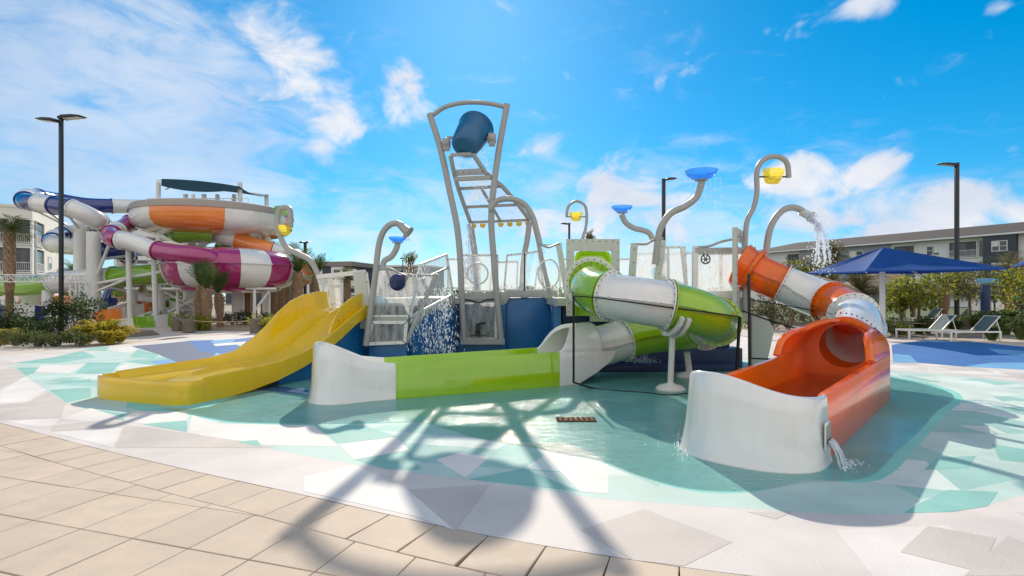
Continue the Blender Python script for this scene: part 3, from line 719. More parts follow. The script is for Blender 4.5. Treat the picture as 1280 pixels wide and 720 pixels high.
# (o0 is the near right corner; the trough starts .62 m in)
sj = .15
o0 = o0 + od * .0
mb = MB(); mb.loft([u_section(o0 + od*s, od, ol, OW, lerp(.66, .74, s/OL), fz=.2, th=.085) for s in [sj + k*(OL - sj)/12 for k in range(13)]], caps=True)
tr = mb.build('trough', ORG, os_)
mb = MB(); mb.poly([o0 + od*(sj+.0) + ol*.1 + V((0,0,.33)), o0 + od*OL + ol*.1 + V((0,0,.33)), o0 + od*OL + ol*(OW-.1) + V((0,0,.33)), o0 + od*(sj) + ol*(OW-.1) + V((0,0,.33))]); mb.build('pool_surface', water_mat('trough_water', (1, .9, .85), .35, 7), os_, flat=True, recalc=False)
# white end: bulging beyond the joint
oe = o0 - od * .55
ep = orient(end_path(oe - od*.02, od, ol, OW, .57 + sj, .55), oe + od*.9 + ol*OW/2)
hs_ = [lerp(.662, lerp(.70, .875, sst(.0, .70, (p - oe).dot(ol)/OW)), sst(.68, .0, (p - oe).dot(od))) for p in ep]
oend = bathtub('end_wall', os_, ep, hs_, WHT, th=.06, flare=.10, floorz=.2, label='big white rounded end wall of the orange trough')
# inlet box near the joint with water running out
ipos = o0 - od*.03 + V((0,0,.30)) - ol*.040
Mi = Matrix((od, -ol, V((0,0,1)))).transposed()
mb = MB(); mb.box(ipos, (.21,.014,.26), M=Mi); ib = mb.build('overflow_frame', WHT, os_, bevel=.006)
mb = MB(); mb.box(ipos - ol*.006, (.165,.012,.18), M=Mi); mb.build('overflow_opening', mat('overflow_shade', (.30,.29,.25), .7), ib)
mb = MB(); mb.box(ipos - ol*.011 + V((0,0,-.055)), (.16,.006,.045), M=Mi)
for k in range(5): mb.box(ipos - ol*.014 + od*(-.064 + k*.032) + V((0,0,-.055)), (.022,.010,.022 + .012*(k % 2)), M=Mi)
mb.build('overflow_slots', BOLT, ib)
CUT = [(v.x, min(1, max(.01, v.y))) for v in smooth([(0,.01,0),(.05,.17,0),(.14,.29,0),(.28,.37,0),(.45,.405,0),(.6,.43,0),(.7,.49,0),(.77,.62,0),(.83,.84,0),(.88,1.0,0),(1,1,0)], 8)]
# hood: walls rising to an arch over the pipe mouth
def hood():
    mb = MB(); K = 40; n = 48
    def prof(r0, h, top):     # closed arch outline parameter: from left wall base over the top to right wall base
        out = []
        for k in range(n + 1):
            a = PI*k/n; x = r0*math.cos(a); z = abs(math.sin(a)) ** .9
            out.append((x, h + (top - h)*z))
        return out
    secs_o, secs_i = [], []
    for i in range(K + 1):
        t = i / K; s = lerp(OL - 1.55, OL, t); c = interp(CUT, t)
        h = .73; top = lerp(1.36, 1.27, t)
        po, pi_ = prof(OW/2, h, top), prof(OW/2 - .07, h, top - .05)
        secs_o.append((s, po, c)); secs_i.append((s, pi_, c))
    for side in (0, 1):
        rows = []
        for (s, po, c), (_, pi_, _) in zip(secs_o, secs_i):
            m = 14; row_o, row_i = [], []
            for j in range(m + 1):
                f = c * .5 * j / m * n
                for lst, pr in ((row_o, po), (row_i, pi_)):
                    ff = f if side == 0 else n - f
                    i0 = min(n - 1, int(ff)); q = ff - i0; x = lerp(pr[i0][0], pr[i0+1][0], q); z = lerp(pr[i0][1], pr[i0+1][1], q)
                    lst.append(o0 + od*s + ol*(OW/2 - x) + V((0,0,z)))
            rows.append(row_o + row_i[::-1])
        mb.loft(rows, caps=True)
        lipl = [(r[14] + r[15]) / 2 for r in rows]; mb.tube(smooth(lipl[:36:3], 3), .055, 8)
    return mb
hd = hood(); k = hd
for j in range(1, 24):
    a = PI*j/24; x = (OW/2 - .0)*math.cos(a); z = .73 + (1.36-.73)*math.sin(a) ** .9
    k.drop(o0 + od*(OL-.22) + ol*(OW/2 - x*.93) + V((0,0,z+.012)), .018, 1)
hd.build('hood', [ORG, BOLT], os_, angle=35)
mb = MB(); rg = []        # back plate with the pipe hole
cb = o0 + od*OL + ol*OW/2 + V((0,0,.80)); n = 48
out_ = []; inn = []
for k in range(n):
    a = 2*PI*k/n; ca, sa = math.cos(a), math.sin(a)
    q = min((OW/2 - .005)/max(abs(ca), 1e-6), (.46 if sa > 0 else .6)/max(abs(sa), 1e-6)); 
    if sa > 0: q = 1/math.sqrt((ca/(OW/2-.005))**2 + (sa/.46)**2)
    out_.append(cb + ol*(q*ca) + V((0,0,q*sa))); inn.append(cb + ol*(.36*ca) + V((0,0,.36*sa + .02)))
mb.loft([out_, inn, [p - od*.03 for p in inn], [p - od*.03 for p in out_], out_]); mb.build('back_plate', ORG, os_)
opath = smooth([(5.40,12.2,2.22),(5.72,12.0,2.02),(6.15,11.75,1.78),(6.48,11.3,1.55),(6.56,10.75,1.38),(6.42,10.15,1.20),(6.05,9.55,1.00),cb + od*.20 + V((0,0,.03)),cb + od*.03 + V((0,0,.02))], 8)
segs = split_path(opath, [0,.155,.40,.60,.93,1.0])
for sg, c in zip(segs, [ORG, WHT, ORG, WHT, ORG]): tube_slide_segment('tube_segment', os_, sg, .40, c, label=('white' if c is WHT else 'orange') + ' tube segment')
# flared mouth of the orange tube at the deck
mb = MB(); t0 = (opath[3] - opath[0]).normalized(); f0 = mb.frames([opath[0], opath[0] + t0], True)[0]; rr_ = []
for off, r in ((-.30,.50),(-.24,.48),(-.12,.44),(-.02,.41),(-.02,.385),(-.12,.41),(-.24,.45),(-.30,.47)): rr_.append([opath[0] + t0*off + f0[0]*(r*math.cos(2*PI*k/36)) + f0[1]*(r*math.sin(2*PI*k/36)) for k in range(36)])
mb.loft(rr_ + [rr_[0]]); mb.build('tube_mouth', ORG, os_)
mb = MB(); ringp = [opath[0] + t0*.02 + f0[0]*(.47*math.cos(2*PI*k/36)) + f0[1]*(.47*math.sin(2*PI*k/36)) for k in range(37)]; mb.tube(ringp, .05, 8); mb.build('collar', ORG, os_)
post(os_, V((6.62, 10.9, 0)), V((6.58, 10.85, .95)), .062, STEELW)

# square bolted plate behind the mouth, fixed to the deck corner
th_ = V((t0.x, t0.y, 0)).normalized(); ts_ = V((-th_.y, th_.x, 0)); pc = opath[0] - t0*.31; Mp = Matrix((ts_, th_, V((0,0,1)))).transposed()
mb = MB()
for u_ in (-1, 1): mb.box(pc + ts_*(u_*.57) + V((0,0,-.1)), (.16,.09,1.75), M=Mp)
mb.box(pc + V((0,0,.64)), (.976,.086,.26), M=Mp); mb.box(pc + V((0,0,-.74)), (.976,.086,.46), M=Mp)
for k in range(6): mb.drop(pc + th_*.05 + ts_*(-.45 + k*.18) + V((0,0,.60)), .016, 1)
for k in range(8):
    for u_ in (-1, 1): mb.drop(pc + th_*.05 + ts_*(u_*.57) + V((0,0,-.85 + k*.2)), .015, 1)
mb.build('mouth_plate', [PLATE, BOLT], os_)
# ---------------------------------------------------------------- play structure
ps = thing('play_structure', 'blue-walled water play structure with a raised deck and clear bolted guard panels', 'play structure', (0, 13, 0))
def bx_px(mb, x0, x1, y0, y1, Y, t, mi=0):
    a, b = P(x0, y1, Y), P(x1, y0, Y); mb.box(((a.x+b.x)/2, Y + t/2, (a.z+b.z)/2), (b.x-a.x, t, b.z-a.z), mi=mi)
def wall_bay(pts, Y, m=WALLB, t=.12, name='wall_panel'):
    mb = MB(); mb.prism([P(x, y, Y) for x, y in pts], V((0, t, 0))); return mb.build(name, m, ps, bevel=.012)
def gy(Y): return HOR + EYE / Y * FPX      # photo row where the ground lies at depth Y
# deck slab and rear mass: the front steps back behind the ramp and the tower
def plan(pts, z0, z1, name, m):
    mb = MB(); mb.prism([V((x, y, z0)) for x, y in pts], V((0,0,z1 - z0))); return mb.build(name, m, ps)
plan([(-3.6,12.55),(-2.5,12.55),(-2.4,13.0),(-1.75,15.7),(1.0,15.9),(1.05,12.6),(5.6,12.6),(5.6,18),(-3.6,18)], 1.42, 1.60, 'deck', DECK)
plan([(-3.5,12.95),(-2.52,12.95),(-1.72,15.75),(1.15,16.2),(1.2,12.95),(5.2,13.0),(5.2,17.6),(-3.5,17.6)], 0, 1.42, 'core_wall', WALLD)
Y1 = 12.6; b1 = gy(Y1)
wall_bay([(398,b1),(456,b1),(456,389),(440,392),(418,425),(398,446)], 12.75)
wall_bay([(461,b1),(508,b1),(508,428),(461,431)], 12.45)
rY = lambda x: lerp(12.6, 15.25, (x - 513)/54)
def slant(pts, name, m, t=.12):
    mb = MB(); mb.prism([P(x, y, rY(x)) if y < 600 else V((P(x, 400, rY(x)).x, rY(x), 0)) for x, y in pts], V((.04, t, 0))); return mb.build(name, m, ps, bevel=.008)
slant([(515,999),(563,999),(563,381),(545,388),(524,398),(515,408)], 'wall_panel', WALLB)
wall_bay([(572,gy(15.4)),(626,gy(15.4)),(626,426),(572,427)], 15.45)
wall_bay([(632,gy(15.75)),(691,gy(15.75)),(687,381),(681,372),(636,372),(632,383)], 15.75)
wall_bay([(698,b1),(716,b1),(716,410),(698,410)], Y1)
plan([(.98,12.75),(1.15,12.75),(1.3,15.9),(1.12,15.9)], 0, 1.42, 'side_wall', WALLB)
for x0, x1, y0, Yc in ((508,515,400,12.8),(564,571,386,15.6),(626,632,381,15.6)):
    mb = MB(); bx_px(mb, x0, x1, y0, gy(Yc), Yc, .12); mb.build('wall_column', WALLB, ps)
# dark blue base on the right under the tubes, two low steps
mb = MB(); mb.prism([V(p) for p in [(1.35,12.3,0),(5.3,12.5,0),(5.3,13,0),(1.35,13,0)]], V((0,0,.45))); mb.build('base_step', WALLD, ps, bevel=.02)
mb = MB(); mb.prism([V(p) for p in [(1.9,11.75,0),(4.9,11.9,0),(5.0,12.29,0),(1.9,12.29,0)]], V((0,0,.14))); mb.build('base_step', WALLD, ps, bevel=.02)
mb = MB(); bx_px(mb, 738, 935, 386, 402, 12.55, .12); mb.build('deck_fascia', PLATE, ps)
wall_bay([(940,b1),(958,b1),(968,412),(958,395),(940,395)], 12.5, PLATE, name='support_plate')
# grey deck fascia pieces with sloped gussets
def plate_px(pts, Y, t=.06, m=DECK, name='deck_fascia'):
    mb = MB(); mb.prism([P(x, y, Y) for x, y in pts], V((0, t, 0))); return mb.build(name, m, ps, bevel=.006)
slant([(513,398),(567,367),(567,384),(545,388),(527,397),(519,409),(513,406)], 'deck_fascia', DECK, .05)
plate_px([(633,363),(683,363),(688,372),(690,381),(681,372),(638,372),(630,382),(626,382),(626,367)], 15.65)
plate_px([(576,366),(626,366),(626,373),(576,373)], 15.35)
plate_px([(463,394),(509,394),(509,403),(463,403)], 12.35)
plate_px([(441,340),(456,338),(463,395),(455,411),(447,410)], 12.45, m=PLATE)
# generic leaning panel: four corners in the photo and a depth
def panel(pts, Y, r=.03, pane=CLEAR, name='guard_panel', dy=0.0, edges=None, frame=STEELW, bolts=True, parent=None, th=.012):
    """pts clockwise from top-left; dy pushes the top towards the camera"""
    yb = max(p[1] for p in pts); yt = min(p[1] for p in pts)
    def W(x, y, off=0.0): 
        f = (yb - y) / max(1, yb - yt); Yc = Y - dy * f; q = P(x, y, Yc); q.y += off; return q
    mb = MB(); n = len(pts); E = edges or [(i, (i+1) % n) for i in range(n)]
    for a, b in E:
        mb.beam(W(*pts[a]), W(*pts[b]), r*2, r*1.6, up=V((0,1,0)), mi=0)
        if bolts:
            k = max(2, int((W(*pts[a]) - W(*pts[b])).length / .33))
            for j in range(k):
                p = W(*pts[a]).lerp(W(*pts[b]), (j+.5)/k); mb.drop(V((p.x, p.y - r*.95, p.z)), .014, 1)
    o = mb.build(name, [frame, BOLT], parent or ps)
    if pane:
        g = MB(); g.prism([W(x, y, .0) for x, y in pts], V((0, th, 0))); g.build('clear_pane', pane, o, flat=True)
    return o
# bay above the yellow slide
panel([(399,346),(412,346),(417,392),(408,398)], 13.3, .035, CLEARH)
mb = MB(); mb.beam(P(397,346,13.3), P(456,340,12.6), .07, .10); mb.build('cross_beam', STEELW, ps)
panel([(416,348),(424,349),(428,386),(419,390)], 13.0, .022, CLEARH)
panel([(452,341),(458,341),(464,388),(461,398)], 12.5, .03, CLEAR)
# shower arch bay
panel([(473,337),(545,345),(510,395),(463,395)], 12.35, .022, CLEARH, edges=[(2,3)])
mb = MB(); mb.beam(P(546,342,12.3), P(508,428,12.4), .085, .085, up=V((0,1,0))); mb.build('panel_post', STEEL, ps)
mb = MB(); mb.tube(smooth([P(474,337,12.28), P(488,336,12.28), P(505,344,12.28), P(525,344,12.28), P(545,344,12.28)], 5), .028, 8); mb.build('top_rail', STEEL, ps)
pa = panel([(466,403),(508,403),(506,428),(458,430)], 12.3, .035, CLEARH)
mb = MB()
for a, b in (((483,337),(493,361)), ((493,361),(501,361)), ((501,361),(512,342))): mb.beam(P(*a,12.2), P(*b,12.2), .055, .05, up=V((0,1,0)))
mb.build('wheel_bracket', STEEL, ps)
mb = MB(); c0 = P(497,353,12.15); 
Mh = Matrix.Rotation(PI/2, 3, 'X') @ Matrix.Rotation(.5, 3, 'Y')
mb.lathe([(.0,.10),(.08,.10),(.16,.06),(.19,0),(.17,-.03),(.12,-.05),(0,-.05)], c0, 20, M=Mh)
mb.box(c0 + V((.05,-.1,.08)), (.30,.10,.09), M=Matrix.Rotation(-.35,3,'Y')); mb.box(c0 + V((-.06,-.08,-.05)), (.14,.12,.14)); mb.build('water_blaster', NAVYP, ps)
# ramp with sloping guard
mb = MB(); rq = [P(525,331,12.7), P(558,318,15.0), P(566,368,15.2), P(513,396,12.6)]
for a_, b_ in zip(rq, rq[1:] + rq[:1]):
    mb.beam(a_, b_, .055, .055)
    for j in range(4): mb.drop(a_.lerp(b_, (j+.5)/4) + V((.01,-.04,0)), .015, 1)
rp = mb.build('guard_panel', [STEELW, BOLT], ps); g = MB(); g.prism(rq, V((.012,.008,0))); g.build('clear_pane', CLEAR, rp, flat=True)
mb = MB(); mb.beam(P(521,352,12.65), P(561,334,15.1), .05, .05); mb.build('handrail', STEEL, ps)
mb = MB(); mb.prism([P(513,398,12.75), P(567,370,15.35), P(567,377,15.35), P(513,405,12.75)], V((-1.2,.3,0))); mb.build('ramp', DECK, ps)
# tower bay with a round porthole
panel([(576,319),(622,319),(622,364),(578,364)], 15.45, .026, CLEARH)
def porthole(x, y, r, Y, R=1.0, sx=1.0):
    c = P(x, y, Y); mb = MB(); rr = r / FPX * Y; ln = []
    for k in range(33): ln.append(c + V((rr*sx*math.cos(2*PI*k/32), 0, rr*math.sin(2*PI*k/32))))
    mb.tube(ln, .022, 8, mi=0)
    secs = [[c + V((q*rr*sx*math.cos(2*PI*k/32), -off, q*rr*math.sin(2*PI*k/32))) for k in range(32)] for q, off in ((1,0),(.97,.09),(.8,.15),(.5,.19),(.05,.2))]
    o = mb.build('porthole_ring', STEELW, ps); g = MB(); g.loft(secs); g.build('bubble_window', CLEAR, o)
porthole(597, 342, 13, 15.35)
panel([(580,376),(620,376),(620,424),(576,424)], 15.35, .036, CLEARH)
mb = MB(); c1 = P(597,412,15.25)           # black water cannon behind the lower window
mb.box(c1, (.10,.10,.34)); mb.beam(c1 + V((-.02,-.02,.14)), c1 + V((.22,-.1,.20)), .05, .06); mb.beam(c1 + V((-.06,0,.05)), c1 + V((.10,0,.05)), .06, .05); mb.beam(c1 + V((-.2,0,-.16)), c1 + V((.24,0,-.16)), .04, .03); mb.lathe([(0,-.09),(.07,-.09),(.07,-.03),(0,-.03)], c1, 12)
mb.build('water_cannon', BLACK, ps)
mb = MB(); mb.tube(smooth([P(578,374,15.3), P(590,376,15.2), P(600,378,15.2), P(608,375,15.2), P(622,374,15.3)], 5), .026, 8); mb.build('water_pipe', BOLT, ps)
# middle guard panels
panel([(634,319),(655,317),(655,363),(630,363)], 15.7, .028, CLEAR)
panel([(656,317),(673,314),(680,363),(656,363)], 15.7, .028, CLEAR)
panel([(616,328),(647,327),(646,362),(612,362)], 17.6, .03, CLEARH)
panel([(672,335),(678,330),(690,362),(668,362)], 17.2, .025, CLEARH)
# leaning panel with a ring window
panel([(675,306),(697,306),(712,396),(697,408)], 14.6, .02, CLEAR, edges=[(0,1)])
for a, b, w_ in (((673,304),(697,412),.09), ((698,304),(715,402),.12)):
    mb = MB(); mb.beam(P(*a,14.5), P(*b,14.6), w_*1.2, .10, up=V((0,1,0))); mb.build('panel_post', STEEL if w_ < .1 else PLATE, ps)
mb = MB(); mb.tube(smooth([P(674,304,14.45), P(684,309,14.45), P(692,307,14.45), P(699,304,14.45)], 5), .028, 8); mb.build('top_rail', STEEL, ps)
porthole(686, 342, 18, 14.4, sx=.72)
# bays between the green panel and the orange tube
panel([(793,306),(826,302),(816,390),(786,390)], 12.0, .02, CLEARM, edges=[(2,3)])
for a, b, w_, m_ in (((793,304),(786,400),.14,PLATE), ((828,300),(816,400),.13,PLATE)):
    mb = MB(); mb.beam(P(*a,11.95), P(*b,12.05), w_, .10, up=V((0,1,0)))
    for j in range(6): p = P(*a,11.95).lerp(P(*b,12.05), (j+.5)/6); mb.drop(p + V((0,-.055,0)), .014, 1)
    mb.build('panel_post', [m_, BOLT], ps)
mb = MB(); mb.tube(smooth([P(794,305,11.95), P(808,305,11.95), P(816,300,11.95), P(829,298,11.95)], 5), .026, 8); mb.build('top_rail', STEEL, ps)
panel([(826,309),(856,309),(860,386),(824,386)], 12.7, .022, CLEARM)
mb = MB(); mb.beam(P(835,309,12.65), P(836,386,12.65), .05, .05, up=V((0,1,0))); mb.build('panel_post', STEELW, ps)
mb = MB(); mb.beam(P(852,310,12.5), P(861,388,12.5), .06, .06, up=V((0,1,0))); mb.build('panel_post', STEELW, ps)
panel([(869,317),(930,316),(930,364),(867,366)], 12.2, .022, CLEARM)
mb = MB(); mb.beam(P(868,313,12.1), P(931,312,12.1), .10, .10, up=V((0,1,0))); mb.build('cross_beam', STEEL, ps)
mb = MB(); mb.tube(smooth([P(868,309,12.15), P(885,308,12.15), P(902,302,12.15), P(918,299,12.15), P(932,299,12.15)], 6), .028, 8); mb.build('top_rail', STEEL, ps)
mb = MB(); mb.beam(P(869,308,12.1), P(868,392,12.1), .10, .09, up=V((0,1,0))); mb.build('panel_post', STEELW, ps)
mb = MB(); cw = P(882,324,12.05); rw = .10
mb.tube([cw + V((rw*math.cos(2*PI*k/20), 0, rw*math.sin(2*PI*k/20))) for k in range(21)], .015, 6)
for k in range(3): mb.beam(cw + V((rw*math.cos(PI*k/3), 0, rw*math.sin(PI*k/3))), cw - V((rw*math.cos(PI*k/3), 0, rw*math.sin(PI*k/3))), .018, .018, up=V((0,1,0)))
mb.lathe([(0,-.03),(.03,-.03),(.03,.03),(0,.03)], cw, 10, M=Matrix.Rotation(PI/2,3,'X')); mb.build('hand_wheel', BOLT, ps)
plate_px([(866,364),(931,364),(931,372),(866,372)], 12.15, m=STEELW)
panel([(936,312),(944,309),(935,386),(928,386)], 12.25, .015, CLEAR)
# rear side of the deck: far guard panels seen through the clear ones
for x0, x1 in ((790,828),(832,866),(872,900),(902,932)):
    panel([(x0,318),(x1,316),(x1,368),(x0,368)], 14.6, .026, CLEARM)
for x0, x1 in ((700,745),(745,790),(560,600)):
    panel([(x0,324),(x1,324),(x1,360),(x0,360)], 17.9, .028, CLEARH)

# ---------------------------------------------------------------- bucket tower
bt = thing('bucket_tower', 'tall grey pipe tower with an arched top carrying the big blue tipping bucket', 'tower', (-.9, 15.6, 0))
TY = 15.25; TS = TY/12.05
def strip(mb, pts, w, h, Y, mi=0): 
    pts = smooth([P(x, y, Y) for x, y in pts], 6); mb.sweep([(-h/2,-w/2),(h/2,-w/2),(h/2,w/2),(-h/2,w/2)], pts, fixed=False, mi=mi)
def pole_px(pts, Y, r, n=12):
    mb = MB(); q = [P(p[0], p[1], p[2] if len(p) > 2 else Y) for p in pts]; mb.tube(smooth(q, 6), r, n); return mb
# oval section posts
def oval(mb, pts, w, h, Y):
    q = smooth([P(x, y, Y) for x, y in pts], 6); secs = []
    for i, p in enumerate(q):
        t = (q[min(i+1, len(q)-1)] - q[max(i-1, 0)]).normalized(); u = V((0,1,0)); s = t.cross(u).normalized()
        secs.append([p + s*(w/2*math.cos(2*PI*k/14)) + u*(h/2*math.sin(2*PI*k/14)) for k in range(14)])
    mb.loft(secs, caps=True)
mb = MB(); oval(mb, [(580,428),(577,370),(575,320),(571,282),(563,243),(551,188),(537,142)], .175, .15, TY); mb.build('post', STEEL, bt)
mb = MB(); oval(mb, [(627,428),(621,370),(617,320),(614,275),(617,235),(624,185),(634,130)], .175, .15, TY); mb.build('post', STEEL, bt)
mb = MB(); oval(mb, [(541,144),(556,134),(575,129),(595,128),(615,130),(632,134)], .125, .125, TY); mb.build('top_arch', STEEL, bt)
mb = MB(); mb.beam(P(576,427,TY), P(631,427,TY), .15, .13, up=V((0,1,0))); mb.build('base_bar', STEEL, bt)
mb = MB(); mb.beam(P(576,371,TY+.06), P(622,371,TY+.06), .14, .12, up=V((0,1,0))); mb.build('cross_bar', STEEL, bt)
mb = MB(); mb.beam(P(568,224,TY), P(613,222,TY), .11, .11, up=V((0,1,0))); mb.build('cross_bar', STEEL, bt)
# bucket
axd = V((.27, .66, .68)).normalized(); bc = P(587.5,172,TY); 
zq = axd.to_track_quat('Z', 'Y').to_matrix()
mb = MB(); mb.lathe([(0,-.53),(.28,-.53),(.34,-.49),(.39,-.42),(.45,0),(.50,.50),(.525,.52),(.525,.56),(.495,.56),(.48,.50),(.43,0),(.37,-.45),(0,-.48)], bc, 36, M=zq); bo = mb.build('bucket', BUCK, bt, angle=30)
mb = MB(); mb.beam(bc - V((.64,0,0)), bc + V((.64,0,0)), .06, .06); mb.build('axle', STEEL, bt)
for x, y in ((558,179),(615,173)):
    mb = MB(); p = P(x, y, TY); mb.lathe([(0,-.11),(.13,-.11),(.15,-.08),(.15,.08),(.13,.11),(0,.11)], p, 16, M=Matrix.Rotation(PI/2,3,'Y')); mb.box(p + V((0,0,-.08)), (.17,.2,.25)); mb.build('axle_bracket', STEEL, bt, bevel=.01)
# splash roof: a sloping ladder-like frame with a clear sheet
rt = [((563,194),(591,192),15.0), ((568,218),(607,216),15.25), ((573,236),(628,233),15.8), ((581,259),(648,256),16.4), ((588,278),(662,275),16.9)]
mb = MB()
for k in (0, 1):
    mb.sweep([(-.043,-.048),(.043,-.048),(.043,.048),(-.043,.048)], [P(*r[k], r[2]) for r in rt], fixed=False)
for l, r, Y in rt: mb.beam(P(*l,Y), P(*r,Y), .085, .075)
mb.beam(P(567,214,15.2), P(603,212,15.2), .075, .06)
mb.beam(P(601,234,15.8), P(626,277,16.9), .06, .06)
for l, r, Y in rt:
    for j in range(5): mb.drop(P(lerp(l[0], r[0], (j+.5)/5), lerp(l[1], r[1], (j+.5)/5), Y) + V((0,-.035,.03)), .02, 1)
fr_ = mb.build('splash_roof', [STEEL, BOLT], bt)
g = MB()
g.loft([[P(*l,Y) + V((0,0,.045)), P(*r,Y) + V((0,0,.045)), P(*r,Y) + V((0,0,.06)), P(*l,Y) + V((0,0,.06))] for l, r, Y in rt], caps=True); g.build('clear_sheet', CLEAR, fr_)
g = MB()
for j in range(7):
    p = P(lerp(592,660,j/6.), lerp(278.5,275.5,j/6.) + 4, 16.85); g.lathe([(0,-.075),(.055,-.06),(.09,0),(.09,.05),(0,.06)], p, 12)
g.build('yellow_spray_nozzles', YEL, fr_)
# rear legs and the arched brace
mb = MB(); oval(mb, [(588,280),(591,300),(594,322),(598,366)], .19, .17, 16.8); mb.build('rear_leg', STEEL, bt)
mb = MB(); oval(mb, [(662,277),(659,300),(655,322),(652,364)], .17, .15, 16.8); mb.build('rear_leg', STEEL, bt)
mb = MB(); oval(mb, [(612,262),(620,252),(632,248.5),(645,250),(657,257),(666,272),(671,290),(675,306)], .165, .15, 15.1); mb.build('brace_arch', STEEL, bt)

# ---------------------------------------------------------------- sprays: bowls, tipping cups, arches
def bowl(root, c, R, name='spray_bowl'):
    mb = MB(); mb.lathe([(R,.0),(R*.985,-.02),(R*.86,-R*.25),(R*.6,-R*.46),(R*.25,-R*.56),(.03,-R*.58),(.03,-R*.54),(R*.24,-R*.52),(R*.58,-R*.42),(R*.83,-R*.22),(R*.95,-.01),(R*1.02,.012),(R,.0)], c, 36, caps=False)
    return mb.build(name, BOWLB, root, angle=60)
def bowl_spray(label, pts, Y, r, bx, by, Rpx):
    base = P(pts[0][0], pts[0][1], Y); t = thing('spray_bowl_pole', label, 'water spray', base, 'blue bowl sprays on the play structure')
    pole_px(pts, Y, r).build('pole', STEEL, t)
    R = Rpx / FPX * Y; c = P(bx, by, Y); bowl(t, c, R, 'bowl')
    mb = MB(); mb.lathe([(r, -R*.60), (r*1.9, -R*.60), (r*1.9, -R*.55), (r, -R*.55)], c, 16); mb.build('collar', STEEL, t)
bowl_spray('largest blue spray bowl, on a long S-bent pole above the clear panels', [(819,330),(822,304),(826,285),(838,267),(856,258),(870,247),(876,232),(877.5,225.5)], 11.95, .075, 876.5, 214, 19.5)
bowl_spray('smaller blue spray bowl on a short bent pole left of the largest bowl', [(817,302),(812,292),(804,288),(792,285),(782,278),(777,268)], 15.5, .08, 777.5, 258.5, 12.8)
bowl_spray('small blue spray bowl on a bent pole behind the shower-head arch', [(478,340),(480,327),(489,321),(495,312),(497.5,303.5)], 15.5, .085, 497, 297, 11)
def cup_spray(label, pts, Y, r, cx, cy, R, x0, x1, tilt=0.0):
    t = thing('tipping_cup_pole', label, 'water spray', P(pts[0][0], pts[0][1], Y), 'yellow tipping cups on bent poles')
    pole_px(pts, Y, r).build('pole', STEEL, t)
    c = P(cx, cy, Y); R = R / FPX * Y; M = Matrix.Rotation(tilt, 3, 'Y')
    mb = MB(); mb.lathe([(R*1.0,R*.62),(R*.93,R*.3),(R*.74,-R*.35),(R*.58,-R*.58),(.02,-R*.62),(.02,-R*.55),(R*.53,-R*.5),(R*.68,-R*.32),(R*.87,R*.3),(R*.95,R*.62),(R*1.0,R*.62)], c, 8, M=M); mb.build('cup', BOWLY, t, angle=25)
    mb = MB(); mb.beam(P(x0, cy, Y), P(x1, cy, Y), .03, .03, up=V((0,1,0))); mb.build('cup_axle', BOLT, t)
cup_spray('tall hooked pole holding a yellow tipping cup beside the orange tube entry', [(931,392),(931,340),(931.5,300),(934,276),(942,259),(946,240),(946,215),(952,202),(963,196),(976,197),(984,205),(986,222)], 12.15, .058, 966, 221, 13.5, 943, 988, .12)
cup_spray('distant hooked pole with small yellow tipping cup beyond the green entry panel', [(727,335),(728,300),(732,286),(733.5,270),(731,257),(721,251.5),(712,256),(709,263),(708.5,271)], 19, .05, 720, 271, 8.5, 707, 735)
cup_spray('hooked pole with a yellow tipping cup rising over the yellow slide', [(408,392),(404,366),(398,345),(388,326),(374,318),(360,311),(351,297),(347,280),(348,266),(351,261),(356,259.5),(361,261),(363,266),(363,284)], 13.4, .068, 356, 288, 9.5, 347, 365)
def arch_spray(label, pts, Y, r, hd, hdir, R, m):
    t = thing('spray_arch', label, 'water spray', P(pts[0][0], pts[0][1], Y))
    pole_px(pts, Y, r).build('pole', STEEL, t)
    q = V(hdir).normalized().to_track_quat('Z', 'Y').to_matrix(); c = P(*hd, Y)
    mb = MB(); mb.lathe([(0,-.16),(r*1.1,-.16),(r*1.2,-.08),(R*.7,.06),(R,.10),(R,.13),(R*.9,.13),(0,.11)], c, 24, M=q); mb.build('shower_head', m, t)
arch_spray('grey shower arch whose bell head sprays in front of the ramp', [(457,432),(463,390),(469,345),(473,310),(478,292),(486,282),(495,279),(501,281),(504,284)], 12.25, .07, (506,286.5), (.62,-.1,-.55), .15, STEEL)
arch_spray('pale arch pouring a thick jet of water beside the blue parasol', [(957,318),(961,292),(967,276),(977,264),(988,259.5),(998,261),(1004,265)], 12.6, .075, (1008,268), (.8,-.1,-.45), .13, PLATE)

# ---------------------------------------------------------------- black safety net hung from the tube seam
def net(root, top, bot, name='net_panel', nv=90, nh=42, w=.0007, edge=True):
    mb = MB(); T = resample(smooth(top, 6), .032); nT = len(T)
    L_ = arclen(smooth(bot, 6))[-1]; Bs = resample(smooth(bot, 6), L_ / (nT - 1) * .9999)
    Bs = Bs[:nT] + [Bs[-1]] * (nT - len(Bs))
    for i in range(nT):
        mb.beam(T[i], Bs[i], w*2, w*2, up=V((0,1,0)))
    if edge:
        mb.tube(T, .012, 6); mb.tube(Bs, .018, 6); mb.tube([T[0], Bs[0]], .02, 6); mb.tube([T[-1], Bs[-1]], .03, 6)
    return mb.build(name, NET, root)
nt_ = thing('safety_net', 'black safety net hanging from the green tube seam down to the water', 'net', (2, 9.3, 0))
seam = [V((p.x, p.y - .455, p.z)) for p in gp[17:36:3]]
net(nt_, [P(717,370,9.6), P(745,372,9.3), P(775,376,9.05), P(805,380,8.98), P(850,386,8.98), P(890,391,9.05), P(925,396,9.4)],
    [P(717,478,9.6), G(745,486), G(775,489), G(805,491), G(835,494), G(862,492), V((3.9,9.5,.02))])
